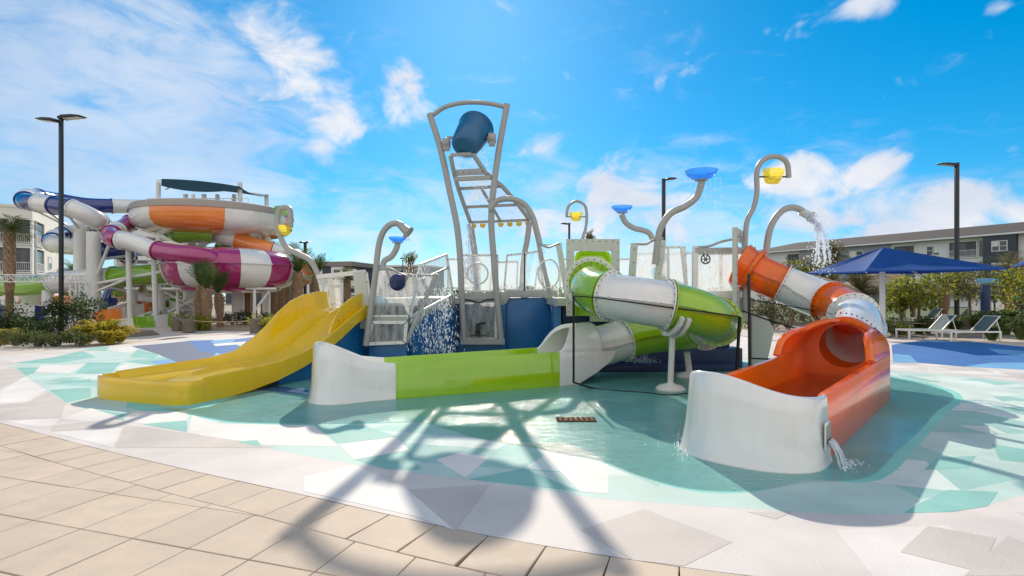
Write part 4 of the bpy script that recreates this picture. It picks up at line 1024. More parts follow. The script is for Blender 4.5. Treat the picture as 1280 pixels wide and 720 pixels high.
n2_ = thing('safety_net', 'black safety net on thin posts under the orange tube, in front of the shrubs', 'net', (5.2, 10.8, 0))
net(n2_, [P(936,374,11.2), P(965,379,11.2), P(1000,385,11.2), P(1042,392,10.9)], [P(938,448,11.2), P(965,449,11.2), P(1000,450,11.2), P(1042,450,10.9)], w=.0008, nh=36)
mb = MB(); mb.tube([P(936,342,11.2), P(937,470,11.2)], .03, 8); mb.build('net_post', BLACK, n2_)
mb = MB(); mb.tube([P(927,388,9.4), P(960,400,9.9), P(1000,412,9.9)], .014, 6); mb.build('net_rope', NET, n2_)
# ---------------------------------------------------------------- falling water (uncountable drops)
def drops(name, label, gen, n, r0, r1, seed):
    q = random.Random(seed); mb = MB()
    for _ in range(n):
        p = gen(q); mb.drop(p, q.uniform(r0, r1)*.7, st=q.uniform(1.2, 6))
    o = mb.build(name, DROP, recalc=False); tag(o, label, 'water', kind='stuff'); return o
def curtain(x0, x1, y0, y1, Y, sp, dens=None):
    def f(q):
        t = q.random(); x = q.uniform(x0, x1); y = lerp(y0, y1, t); return P(x + q.gauss(0, sp * (.2 + t)), y, Y + q.gauss(0, .12))
    return f
drops('water_spray', 'spray falling from the shower arch in front of the ramp', lambda q: P(508 + (lambda t: 36*t**.7)(1) * 0 + q.gauss(0, 1) * 1.5 + 16*q.random(), 290 + 150*q.random(), 12.1 + q.gauss(0,.08)), 260, .006, .016, 1)
def sheet(q):
    t = q.random() ** .7; c = lerp(587, 583, t); return P(c + q.gauss(0, 2 + 5*t), lerp(280, 345, t), 15.9 + q.gauss(0,.1))
drops('water_spray', 'water streaming off the splash roof of the tower', sheet, 500, .008, .022, 2)
def splash(q):
    t = q.random(); a = q.gauss(0, 1); return P(552 + a*11*(.6+.6*t) , lerp(360, 446, t), 12.4 + q.gauss(0,.15))
drops('water_spray', 'heavy splash of drops against the blue wall below the ramp', splash, 750, .005, .018, 3)
drops('water_spray', 'thin spray falling against the blue wall under the shower arch', lambda q: P(531 + q.gauss(0,4), lerp(330,440,q.random()), 12.1 + q.gauss(0,.1)), 240, .006, .016, 4)
def bucketw(q):
    t = q.random(); return P(602 + q.gauss(0, 5 + 5*t), lerp(188, 250, t), 15.5 + q.gauss(0, .15))
drops('water_spray', 'drops spilling from the tipping bucket', bucketw, 420, .006, .015, 5)
drops('water_spray', 'thin streams raining from the largest blue bowl', lambda q: P(857 + 6.2*int(q.random()*8) + q.gauss(0,.7), lerp(222, 380, q.random()**1.2), 11.95 + q.gauss(0,.25)), 620, .004, .010, 6)
drops('water_spray', 'thin streams raining from the smaller blue bowl', lambda q: P(766 + 5*int(q.random()*6) + q.gauss(0,.5), lerp(264, 300, q.random()), 15.5 + q.gauss(0,.2)), 140, .005, .010, 7)
# thick jet on the right: lumpy strand of water
def strand(name, label, pts, Y, r, seed, n=520, spread=3.0):
    q = random.Random(seed); mb = MB()
    L_ = smooth([P(x, y, Y) for x, y in pts], 10)
    for s in range(5):
        off = V((q.gauss(0,.05), q.gauss(0,.05), 0)); line = [p + off * (i/len(L_)*2.2) + V((q.gauss(0,.012), q.gauss(0,.012), 0)) for i, p in enumerate(L_)]
        mb.tube(line, [r * q.uniform(.4, 1.1) * (1 - .55*i/len(L_)) for i in range(len(L_))], 6)
    for _ in range(n):
        t = q.random() ** .7; p = L_[min(len(L_)-1, int(t*len(L_)))]; k = spread * (.3 + t)
        mb.drop(p + V((q.gauss(0,.04*k), q.gauss(0,.04*k), q.gauss(0,.05*k))), q.uniform(.006, .02), st=q.uniform(.8, 2))
    o = mb.build(name, DROP, recalc=False); tag(o, label, 'water', kind='stuff')
strand('water_jet', 'thick jet of water arching down beside the blue parasol', [(1009,269),(1017,276),(1023,286),(1026,298),(1027,312),(1027,330)], 12.5, .055, 11)
def overflow():
    q = random.Random(3); mb = MB()
    for s in range(9):
        p0 = ipos - ol*.018 + od*(-.07 + s*.0175) + V((0,0,-.05)); vx = q.uniform(.35, .6); line = [p0 - ol*(vx*.26*t) + V((0,0,-.25*t*t)) + od*(.02*t*q.gauss(0,1)) for t in [k/8 for k in range(9)]]
        mb.tube(line, [q.uniform(.007,.012)]*9, 6)
    for _ in range(90):
        mb.drop(ipos - ol*(.15 + abs(q.gauss(0,.07))) + od*q.gauss(0,.12) + V((0,0,-.27 + abs(q.gauss(0,.03)))), q.uniform(.004,.012))
    o = mb.build('overflow_water', DROP, recalc=False); tag(o, 'water pouring out of the slotted inlet on the white slide end', 'water', kind='stuff')
overflow()
drops('water_spray', 'burst of drops on the dark water behind the tube support', lambda q: P(803 + q.gauss(0,9), 453 - abs(q.gauss(0,5)), 11.6 + q.gauss(0,.15)), 150, .006, .016, 9)
drops('water_spray', 'ring of splashes around the foot of the white slide end', lambda q: G(853 + q.gauss(0,5), 552 + q.gauss(0,9), .01 + abs(q.gauss(0,.03))), 110, .004, .010, 10)
# flat drain grate
dg = MB(); c = G(720, 525, .0); 
for k in range(7): dg.box(c + V((-.21 + k*.07, 0, .012)), (.045, .22, .008))
dg.box(c + V((0,0,.006)), (.52,.27,.006)); o = dg.build('drain_cover', mat('drain_bronze', (.09,.052,.03), .95, spec=.1), origin=c); tag(o, 'small brown drain cover lying in the shallow water', 'drain cover')

# ---------------------------------------------------------------- lamp posts
def lamp(label, x, yb, yt, heads, Yd=None, group='black area lights on tall posts', w=None):
    Y = Yd or EYE * FPX / (yb - HOR); base = P(x, yb, Y); base.z = 0 if Yd is None else base.z
    base.z = max(0, base.z) if Yd else 0
    base = V((base.x, Y, 0)); top = P(x, yt, Y); H_ = top.z
    t = thing('lamp_post', label, 'lamp post', base, group)
    w = (w if w else 7 / FPX * Y) / (1 + abs(x - 640) / FPX)
    mb = MB(); mb.box(base + V((0,0,H_/2 + .02)), (w, w, H_ - .04)); mb.box(base + V((0,0,.06)), (w*2, w*2, .12)); mb.box(base + V((0,0,H_)), (w*1.05, w*1.05, .05)); mb.build('pole', BLACK, t, bevel=.01)
    for sx, zz, ln, wd in heads:
        mb = MB(); c = base + V((sx*(ln/2 + w*.5), -.05, H_ + zz)); M = Matrix.Rotation(-.10*sx - .0, 3, 'Y') @ Matrix.Rotation(.12, 3, 'X')
        prof = [(-ln/2, -.05), (-ln/2, .03), (-ln*.3, .085), (ln*.15, .07), (ln/2, .01), (ln/2, -.03)]
        pts = [c + M @ V((sx*a, -wd/2, b)) for a, b in prof]; mb.prism(pts, M @ V((0, wd, 0)))
        hd_ = mb.build('lamp_head', BLACK, t, bevel=.012)
        mb = MB(); mb.box(c + M @ V((sx*.05*ln, 0, -.052)), (ln*.72, wd*.8, .012), M=M); mb.build('lens', LENS, hd_)
    return t
lamp('tall black post with two flat lamp heads among the left shrubs', 76.5, 421, 147, [(-1,-.12,.74,.50),(1,.0,.86,.50)])
lamp('tall black post with one lamp head behind the loungers at right', 1196, 399, 204, [(-1,-.08,.95,.5)], Yd=30)
lamp('black lamp post seen between the two blue spray bowls', 829.5, 400, 224, [(1,.0,.62,.5)], Yd=32, w=.24)
lamp('short distant lamp post left of the yellow tipping cup', 711.5, 400, 279, [(-1,-.05,.62,.4)], Yd=42, w=.17)
lamp('distant black lamp post behind the yellow slide, before the palms', 381.5, 400, 303, [(-1,.0,.3,.5),(1,.0,.3,.5)], Yd=42, w=.26)
lamp('thin distant lamp post behind the ramp rail', 503.5, 400, 323, [(-1,.0,.2,.3)], Yd=55, w=.1)

# ---------------------------------------------------------------- parasols
def parasol(label, corners, apex, post_xy, rfun=None):
    t = thing('parasol', label, 'parasol', (post_xy[0], post_xy[1], 0), 'big blue shade parasols')
    cs = [V(c) for c in corners]; ap = V(apex); mb = MB(); n = 10; secs = []
    edge = []
    for a, b in zip(cs, cs[1:] + cs[:1]):
        for k in range(n):
            f = k/n; p = a.lerp(b, f); sag = 4*f*(1-f); mid = sum(cs, V((0,0,0)))/4
            p = p.lerp(V((mid.x, mid.y, p.z)), .09*sag); edge.append(p)
    m = len(edge); rings = []
    for j in range(9):
        f = j/8; rings.append([V((lerp(p.x, ap.x, f), lerp(p.y, ap.y, f), lerp(p.z, ap.z, f) - .16*math.sin(PI*f)*(1 - .9*abs(((i % n)/n - 0) if False else 0))*(1 if True else 0) * (0.0 if i % n == 0 else .55 + .45*math.sin(PI*(i % n)/n)))) for i, p in enumerate(edge)])
    low = [[p - V((0,0,.05)) if j == 0 else p - V((0,0,.03)) for p in r] for j, r in enumerate(rings)]
    mb.loft(rings[:-1] + [[ap.copy() for _ in edge]], mi=0); mb.loft(low[:-1] + [[ap - V((0,0,.03)) for _ in edge]], mi=0); mb.loft([rings[0], low[0]])
    mb.build('canopy', CANV, t, angle=12)
    px_, py_ = post_xy; mb = MB(); mb.tube([(px_, py_, 0), (px_, py_, ap.z - .12)], .105, 20); mb.lathe([(.105,.02),(.22,.02),(.22,.05),(.105,.06)], (px_, py_, 0), 20); mb.build('post', STEELW, t)
    for c in cs:
        mb = MB(); q = c.lerp(ap, .12) - V((0,0,.10)); mb.beam(V((px_, py_, ap.z - .55)), q, .06, .07); mb.beam(V((px_,py_,ap.z-.2)), c.lerp(ap,.03) - V((0,0,.09)), .05, .05); mb.build('arm', STEELW, t)
    return t
parasol('big blue square parasol on a white post behind the orange slide', [(12.61,19.41,2.56),(18.05,19.78,2.66),(18.42,24.60,2.70),(13.10,24.23,2.66)], (15.02,22.00,3.62), (14.98,22.0))
parasol('second blue parasol, cut off by the right edge of the photo', [(18.2,19.2,2.95),(23.0,18.6,2.95),(25.8,23.2,2.95),(21.6,23.6,2.95)], (22,21.2,3.75), (22,21.2))

# ---------------------------------------------------------------- loungers
def lounger(label, x, y, rz=0, sc=1.0, group='teal sling loungers'):
    t = thing('sun_lounger', label, 'sun lounger', (0,0,0), group)
    L_, w_ = 1.95, .68; hx = .35
    for s in (-1, 1):
        mb = MB(); mb.beam((-L_/2, s*w_/2, .33), (L_/2*.93, s*w_/2, .33), .035, .06); mb.build('side_rail', STEELW, t, bevel=.005)
        for xx in (-L_/2 + .04, L_/2*.93 - .04): 
            mb = MB(); mb.beam((xx, s*w_/2, 0), (xx, s*w_/2, .30), .06, .045, up=V((0,1,0))); mb.build('leg', STEELW, t, bevel=.004)
    mb = MB(); mb.beam((-L_/2, -w_/2 + .02, .33), (-L_/2, w_/2 - .02, .33), .035, .06); mb.build('end_rail', STEELW, t)
    secs = []
    for k in range(9):
        f = k/8; xx = lerp(-L_/2 + .04, hx - .02, f); zz = .352 - .03*math.sin(PI*f); secs.append([V((xx, -w_/2+.02, zz)), V((xx, w_/2-.02, zz)), V((xx, w_/2-.02, zz-.006)), V((xx, -w_/2+.02, zz-.006))])
    mb = MB(); mb.loft(secs, caps=True); mb.build('seat', SLING, t)
    bx_, bz_ = hx + .52, .345 + .56
    mb = MB(); mb.loft([[V((lerp(hx, bx_, f), -w_/2+.03, lerp(.352, bz_, f))), V((lerp(hx, bx_, f), w_/2-.03, lerp(.352, bz_, f))), V((lerp(hx, bx_, f)+.006, w_/2-.03, lerp(.352, bz_, f)-.004)), V((lerp(hx, bx_, f)+.006, -w_/2+.03, lerp(.352, bz_, f)-.004))] for f in (0,.25,.5,.75,1)], caps=True); b_ = mb.build('backrest', SLING, t)
    mb = MB()
    for s in (-1, 1): mb.beam((hx, s*(w_/2-.015), .345), (bx_, s*(w_/2-.015), bz_), .03, .035)
    mb.beam((bx_, -w_/2, bz_), (bx_, w_/2, bz_), .03, .035); mb.build('backrest_frame', STEELW, b_)
    mb = MB(); 
    for s in (-1, 1): mb.beam((bx_-.12, s*(w_/2-.03), bz_-.14), (bx_+.02, s*(w_/2-.03), .34), .02, .025)
    mb.beam((bx_+.02, -w_/2+.03, .345), (bx_+.02, w_/2-.03, .345), .02, .02)
    mb.build('back_prop', STEELW, t)
    t.location = (x, y, 0); t.rotation_euler = (0, 0, rz); t.scale = (sc,)*3
    return t
bpy.context.view_layer.update()
l0_ = lounger('teal sling lounger in front, right of the other, beside the big parasol shade', 17.05, 20.3)
dup(l0_, 'teal sling lounger just left of and behind the front one, beside the wooden post', (16.2, 21.25, 0))
dup(l0_, 'distant lounger by the thatched hut, left of its twin', (24.6, 32.5, 0), sc=1.0)
dup(l0_, 'distant lounger by the black lamp post, right of its twin', (26.4, 32.3, 0), sc=1.0)

# ---------------------------------------------------------------- wooden posts with rope
def wpost(label, x, yb, h, r=.16):
    b = G(x, yb); mb = MB(); mb.lathe([(0,0),(r,0),(r*1.02,h*.5),(r*.98,h-.03),(r*.9,h),(0,h)], b, 14)
    o = mb.build('wooden_post', WOODP, origin=b); tag(o, label, 'post', 'rope barrier posts'); return b + V((0,0,h*.86))
wp1 = wpost('low wooden post left of the loungers, under the parasol', 1127, 418.5, .62, .24)
wp2 = wpost('low wooden post behind the front lounger', 1206, 416, .58, .22)
wq1 = wpost('wooden post at the path by the short palms, left of two', 222.5, 413, .66, .27)
wq2 = wpost('wooden post at the path by the short palms, right of two', 236, 415, .62, .27)
wq3 = wpost('wooden post beside the yellow croton bush near the yellow slide', 320, 416.5, .66, .25)
def rope(label, pts):
    pts = [V(p) for p in pts]; line = []
    for a, b in zip(pts, pts[1:]):
        for k in range(12):
            f = k/12; line.append(a.lerp(b, f) - V((0,0,.3*f*(1-f))))
    line.append(pts[-1]); mb = MB(); mb.tube(line, .026, 6); o = mb.build('barrier_rope', ROPE, origin=pts[0]); tag(o, label, 'rope', 'barrier ropes')
rope('tan rope strung between the wooden posts behind the loungers', [wp1, wp2, wp2 + V((6.5,-.6,0))])
rope('tan rope strung between the wooden posts by the short palms', [wq1, wq2])
rope('tan rope running from the croton-side post into the planting', [wq2, wq3])
# ---------------------------------------------------------------- the far water slides on the left
def ftube(root, pts, R, bands, name='tube_segment', n=20):
    """pts = (px, py, depth); bands = (end fraction, material)"""
    fine = resample(smooth([P(*p) for p in pts], 8), .25); m = len(fine) - 1; f0 = 0
    for f1, mm in bands:
        i0, i1 = round(f0*m), round(f1*m); seg = fine[i0:i1+1]; f0 = f1
        if len(seg) < 2: continue
        r = [R*1.12] + [R]*(len(seg)-2) + [R*1.12]
        pts2 = [seg[0], seg[0].lerp(seg[1], .35), seg[0].lerp(seg[1], .36)] + seg[1:-1] + [seg[-1].lerp(seg[-2], .36), seg[-1].lerp(seg[-2], .35), seg[-1]]
        rr = [R*1.1, R*1.1, R] + [R]*(len(seg)-2) + [R, R*1.1, R*1.1]
        mb = MB(); mb.tube(pts2, rr, n, caps=False); mb.tube(pts2[::-1], [q*.96 for q in rr[::-1]], n, caps=False); mb.build(name, mm, root, angle=50)
def steel(root, p, q, r, name='strut', m=STEELW, n=10):
    mb = MB(); mb.tube([V(p), V(q)], r, n); return mb.build(name, m, root)
def column(root, x, yt, Y, r, yb=None, name='column'):
    p = P(x, yt, Y); mb = MB(); mb.tube([V((p.x, Y, 0)), p], r, 16); mb.lathe([(r,.02),(r*1.5,.02),(r*1.5,.06),(r,.08)], (p.x, Y, 0), 16); mb.build(name, STEELW, root)
# orange bowl
ob = thing('bowl_slide', 'big orange and white bowl slide up on white columns, fed by tubes', 'bowl slide', P(270, 415, 36) * V((1,1,0)) if False else V((-19.6, 36, 0)))
bc_ = V((-19.6, 36, 0)); R_ = 4.76
def band(a0, wdeg, cols):
    def f(i, k, n=84):
        a = (math.degrees(2*PI*(k+.5)/n) + 90) % 360     # 0 = towards the camera, positive to the right
        a = (a + 180) % 360 - 180
        return cols[int(math.floor((a - a0)/wdeg)) % len(cols)]
    return f
mb = MB(); mb.lathe([(R_,6.85),(R_*.998,6.45),(R_*.98,6.1),(R_*.92,5.85),(R_*.80,5.68),(R_*.6,5.5),(R_*.3,5.4),(.5,5.35)], bc_, 84, mif=band(-16.5, 51.43, [1,0,1,0,0,0,0]))
mb.lathe([(.5,5.45),(R_*.6,5.7),(R_*.9,5.95),(R_*.97,6.85)], bc_, 84, mi=0); mb.build('bowl', [WHT, ORGW], ob)
mb = MB(); mb.lathe([(R_*.95,6.86),(R_*1.012,6.86),(R_*1.012,7.02),(R_*.985,7.26),(R_*.93,7.34),(R_*.80,7.40),(R_*.80,7.34),(R_*.92,7.24),(R_*.95,6.86)], bc_, 84); mb.build('rim', mat('taupe_rim', (.33,.28,.24), .4), ob)
mb = MB(); b0 = P(352,262,33.5); mb.beam(b0 + V((-.2,0,-.1)), b0 + V((.2,-.3,-.1)), .5, .55); mb.build('viewing_window', GRNT, ob)
ftube(ob, [(205,283,35),(225,292,33.8),(245,290,33.6),(265,293,34)], .55, [(.55, GRNT),(1, GRNT)])
ftube(ob, [(258,288,34.5),(280,296,34.5),(300,301,34.6),(325,309,34.6),(350,316,35),(372,322,36),(386,332,38),(388,343,40),(374,350,41.5)], .52, [(.16, WHT),(.34, ORGW),(.50, WHT),(.68, ORGW),(.80, WHT),(.90, ORGW),(1, WHT)])
ftube(ob, [(272,310,36),(300,316,36),(330,322,36),(352,327,36.5)], .40, [(1, GRNT)])
column(ob, 297.5, 276, 35, .36); column(ob, 333, 284, 36.5, .26); column(ob, 240, 284, 38, .26)
for a, b in (((297,300,35),(245,272,36)), ((297,300,35),(322,281,36)), ((250,300,37),(297,282,35)), ((228,302,36),(300,302,35.2)), ((297,312,35),(333,284,36.5))): steel(ob, P(*a), P(*b), .085)
# magenta bowl
mg = thing('bowl_slide', 'magenta and white striped bowl slide under the orange bowl, with a bent feed tube', 'bowl slide', (-17, 33, 0)); mc = V((-17.0, 33, 0))
mb = MB(); mb.lathe([(.02,4.45),(2.4,4.42),(3.1,4.25),(3.55,3.95),(3.76,3.55),(3.76,3.5),(3.86,3.5),(3.86,3.44),(3.76,3.44),(3.72,3.1),(3.56,2.65),(3.25,2.3),(2.8,2.12),(2.75,2.11)], mc, 84, mif=band(7.6, 25.71, [1,0]*7)); mb.build('bowl', [WHT, MAG], mg)
mb = MB(); mb.lathe([(2.8,2.12),(2.75,2.0),(2.3,1.86),(.02,1.82)], mc, 60); mb.build('bowl_bottom', MAG, mg)
ftube(mg, [(200,262,36),(185,269,35.5),(168,276,34.6),(153,285,33.2),(141,291,31.8),(139,296,31),(147,300,30.6),(160,301,30.5),(176,306,30.4),(192,312,30.2),(215,316,29.8),(240,319,29.4),(262,323,29.6),(280,326,30.6)], .50, [(.16, WHT),(.30, MAG),(.37, WHT),(.50, MAG),(.68, WHT),(1, MAG)])
for x, Y in ((222,32),(318,31),(303,35),(336,33)): column(mg, x, 362, Y, .09)
for a, b in (((205,361,31),(345,361,31)), ((205,364,34),(345,364,34)), ((200,395,33),(262,365,32)), ((206,365,33),(258,392,33)), ((316,392,31),(336,364,32))): steel(mg, P(*a), P(*b), .075)
for x in (160, 192): steel(mg, V((P(x,310,31).x, 31.2, 0)), P(x, 305 if x == 160 else 315, 31), .14, 'column')
# blue and white tube
bs = thing('tube_slide', 'navy and white tube slide looping round white columns at far left', 'tube slide', (-27, 36, 0))
ftube(bs, [(205,259,42),(170,258,41),(140,257.5,40),(105,256,39),(70,250,38),(45,246,36),(32,248,34),(34,252,33),(48,254,32.4),(70,257,32),(90,261,31.8),(108,268,32),(124,277,33),(128,284,35),(116,289,37.5),(98,290,39),(82,292,38.5),(68,298,36.5),(66,304,35),(76,307,34.6),(95,309,35),(120,312,35.5),(142,314,36),(158,318,37),(160,326,38),(154,338,38.5),(147,350,38.5),(142,364,38.5),(136,378,38),(127,392,37.5),(120,402,36.5)], .52,
      [(.075, WHT),(.19, NAVYT),(.235, NAVYT),(.27, WHT),(.315, NAVYT),(.34, WHT),(.37, NAVYT),(.41, WHT),(.45, NAVYT),(.48, WHT),(.525, NAVYT),(.57, WHT),(.60, NAVYT),(.645, WHT),(.68, NAVYT),(.71, WHT),(.735, NAVYT),(.80, WHT),(.85, NAVYT),(.92, WHT),(1, NAVYT)])
column(bs, 102, 276, 34.5, .42); column(bs, 117, 290, 32, .36); column(bs, 40, 356, 36, .6)
for a, b in (((102,298,34.5),(58,262,33)), ((102,290,34.5),(85,268,33)), ((117,355,32),(140,297,31.5)), ((117,355,32),(200,340,31)), ((117,355,32),(190,370,34)), ((108,283,34),(130,291,35)), ((117,325,32),(160,320,36)), ((117,340,32),(165,345,36)), ((160,348,31.5),(117,366,32))): steel(bs, P(*a), P(*b), .085)
# green and white tube, level
gt = thing('tube_slide', 'green and white tube slide running level behind the left lamp post', 'tube slide', (-24, 33, 0))
ftube(gt, [(-60,356,35),(0,357,34.5),(30,358,34),(60,355,33.6),(75,352,33.4),(110,349,33),(150,346,32.8),(185,343,32.6),(216,341,32.5)], .62, [(.22, WHT),(.50, GRNT),(.76, WHT),(1, GRNT)])
for x in (60, 165, 200): column(gt, x, 362, 33.4, .30)
# end flumes at the bottom
def flume(root, pts, w, h, bands, name='flume_segment'):
    fine = resample(smooth([P(*p) for p in pts], 8), .3); m = len(fine) - 1; f0 = 0
    pr = [(-w/2, 0), (-w/2, h), (-w/2+.06, h), (-w/2+.1, .12), (-w/4, .05), (w/4, .05), (w/2-.1, .12), (w/2-.06, h), (w/2, h), (w/2, 0)]
    for f1, mm in bands:
        seg = fine[round(f0*m):round(f1*m)+1]; f0 = f1
        mb = MB(); mb.sweep(pr, seg); mb.build(name, mm, root)
of = thing('flume_slide', 'open orange and white flume curling down beside the low green wall', 'water slide', (-20, 32, 0))
flume(of, [(205,378,37),(185,377,36),(160,376,35.5),(148,372,35)], 1.1, .6, [(.4, ORGW),(.75, WHT),(1, ORGW)])
flume(of, [(215,392,37),(190,391,34.5),(172,394,33),(155,398,32),(140,402,31.4),(120,404,31)], 1.2, .75, [(.22, ORGW),(.42, WHT),(.62, ORGW),(.8, WHT),(1, ORGW)])
flume(of, [(-30,381,38),(20,380,37.5),(60,382,37),(95,384,36.5)], 1.1, .7, [(.5, WHT),(1, ORGW)])
gf = thing('flume_slide', 'low green and white run-out flume beside the path', 'water slide', (-19, 30, 0))
flume(gf, [(128,421,28.4),(145,416,28.6),(160,414,28.8),(178,411,29.2),(196,408,30),(205,404,31)], 1.3, .7, [(.2, GRNT),(.35, WHT),(.52, GRNT),(.7, WHT),(.85, GRNT),(1, WHT)])
flume(gf, [(150,372,36),(185,377,35),(215,383,34.5),(235,388,34)], 1.1, .45, [(.3, GRNT),(.6, WHT),(.8, GRNT),(1, WHT)])
bf = thing('flume_slide', 'wide navy and white run-out flume behind the left shrubs', 'water slide', (-28, 30, 0))
flume(bf, [(-40,404,31),(0,404,30.8),(30,404,30.6),(60,404,30.4),(95,406,30.2)], 1.5, 1.0, [(.25, WHT),(.52, NAVYT),(.72, WHT),(.82, NAVYT),(1, WHT)])
# truss gantry
tg = thing('truss_gantry', 'white lattice truss gantry standing among the left shrubs', 'gantry', (-22, 28, 0))
def truss(root, a, b, w, up, name='truss_beam', n=10, r=.035):
    a, b = V(a), V(b); d_ = (b-a).normalized(); u = V(up).normalized(); s = d_.cross(u).normalized(); mb = MB()
    cs = [u*(w/2) + s*(w/2), u*(w/2) - s*(w/2), -u*(w/2) + s*(w/2), -u*(w/2) - s*(w/2)]
    for c in cs: mb.tube([a+c, b+c], r, 6)
    for k in range(n):
        p, q = a.lerp(b, k/n), a.lerp(b, (k+1)/n)
        for i, j in ((0,1),(2,3),(0,2),(1,3)):
            i, j = (i, j) if k % 2 else (j, i); mb.beam(p+cs[i], q+cs[j], .03, .03)
        mb.beam(p+cs[0], p+cs[2], .03, .03); mb.beam(p+cs[1], p+cs[3], .03, .03)
    mb.build(name, STEELW, root)
truss(tg, P(-60,347,27.5), P(108,349,27.5), .36, (0,0,1), n=16, r=.028)
truss(tg, V((P(94,400,27.5).x,27.5,0)), P(94,352,27.5), .30, (0,1,0), 'truss_leg', 8); truss(tg, V((P(106,400,27.5).x,27.5,0)), P(106,352,27.5), .30, (0,1,0), 'truss_leg', 8)
mb = MB(); mb.box(P(114,381,27.2), (.5,.35,.7)); mb.build('control_box', STEELW, tg, bevel=.02)
# stair tower with a navy sail
stt = thing('slide_tower', 'white steel stair tower behind the bowl slides, topped by a navy shade sail', 'tower', (-22, 41, 0))
TYY = 41.5
for x in (198, 232, 255, 300):
    for Y in (TYY, 46): column(stt, x if Y < 45 else 640 + (x-640)*TYY/46, 228 if x in (198, 300) and Y < 45 else 243, Y, .17)
mb = MB()
for z in (2.2, 4.2, 6.2, 8.0):
    a, b = P(186,0,TYY), P(312,0,TYY); mb.box(((a.x+b.x)/2, 43.7, z), (b.x-a.x, 4.6, .16))
mb.build('platforms', STEELW, stt)
for k, (z0, z1) in enumerate(((.0,2.2),(2.2,4.2),(4.2,6.2))):
    mb = MB(); x0, x1 = (P(215,0,40).x, P(268,0,40).x); 
    if k % 2: x0, x1 = x1, x0
    mb.beam((x0,40.4,z0), (x1,40.4,z1), .9, .14)
    for j in range(9): f = (j+.5)/9; mb.box((lerp(x0,x1,f),40.4,lerp(z0,z1,f)+.14), (.3,.85,.05))
    mb.build('stair_flight', STEELW, stt)
for z in (2.2, 4.2, 6.2, 8.0):
    mb = MB(); xa, xb = P(186,0,TYY).x, P(312,0,TYY).x
    for h in (.35,.7,1.05): mb.tube([(xa,41.3,z+h),(xb,41.3,z+h)], .03, 6)
    for k in range(13): mb.tube([(lerp(xa,xb,k/12),41.3,z+.08),(lerp(xa,xb,k/12),41.3,z+1.05)], .03, 6)
    mb.build('guard_rail', STEELW, stt)
mb = MB(); secs = []
for i in range(13):
    f = i/12; row = []
    for j in range(7):
        g_ = j/6; q0, q1 = P(202,223.5,40.8), P(299,233,40.8); z = lerp(q0.z, q1.z, f) + 4*f*(1-f)*.12 - 4*g_*(1-g_)*.3
        row.append(V((lerp(q0.x, q1.x, f), 40.8 + 5*g_, z + .25*g_)))
    secs.append(row)
mb.loft(secs, ring=False); mb.loft([[p - V((0,0,.03)) for p in r] for r in secs][::-1], ring=False)
mb.loft([[r[0], V((r[0].x, r[0].y - .05, r[0].z - (.12 + .72*math.sin(PI*min(1, .15 + .85*i/12)) ** .7)))] for i, r in enumerate(secs)], ring=False); mb.build('shade_sail', NCANV, stt, recalc=False)
mb = MB(); mb.beam(P(196,226,TYY), P(205,225.5,TYY), .14, .14); mb.tube([P(207,237,41), P(222,229,41)], .06, 6); mb.build('sail_arm', STEELW, stt)

# ---------------------------------------------------------------- buildings
def wall_frame(A, B):
    A, B = V((A[0], A[1], 0)), V((B[0], B[1], 0)); u = (B - A).normalized(); w = V((u.y, -u.x, 0))
    if w.dot(-A) < 0: w = -w
    return A, u, w, (B - A).length
def hitpx(x, A, u):       # distance along the wall at photo column x
    k = (x - 640)/FPX; return (k*A.y - A.x)/(u.x - k*u.y)
def wbox(mb, A, u, w, s0, s1, z0, z1, d0, d1, mi=0):
    M = Matrix((u, -w, V((0,0,1)))).transposed(); c = A + u*((s0+s1)/2) + w*((d0+d1)/2) + V((0,0,(z0+z1)/2)); mb.box(c, (abs(s1-s0), abs(d1-d0), abs(z1-z0)), M=M, mi=mi)
def window(root, F, s0, s1, z0, z1, d=0.0, n=2):
    A, u, w = F; mb = MB(); t = .09
    for a, b, c, e in ((s0,s1,z0,z0+t),(s0,s1,z1-t,z1),(s0,s0+t,z0+t,z1-t),(s1-t,s1,z0+t,z1-t)): wbox(mb, A, u, w, a, b, c, e, d+.002, d+.07)
    for k in range(1, n): m = lerp(s0, s1, k/n); wbox(mb, A, u, w, m-.045, m+.045, z0+t, z1-t, d+.002, d+.06)
    for k in range(n): wbox(mb, A, u, w, lerp(s0,s1,k/n)+.1, lerp(s0,s1,(k+1)/n)-.1, (z0+z1)/2-.03, (z0+z1)/2+.03, d+.003, d+.05)
    o = mb.build('window', WFRAME, root)
    for k in range(n):
        if rnd.random() < .55: bl = MB(); wbox(bl, A, u, w, lerp(s0,s1,k/n)+.1, lerp(s0,s1,(k+1)/n)-.1, lerp(z1, z0, rnd.choice((.3,.5,.75))), z1-t, d+.021, d+.03); bl.build('blind', STUCL, o)
    g = MB(); wbox(g, A, u, w, s0+t, s1-t, z0+t, z1-t, d+.001, d+.02); g.build('pane', GLASSD, o)
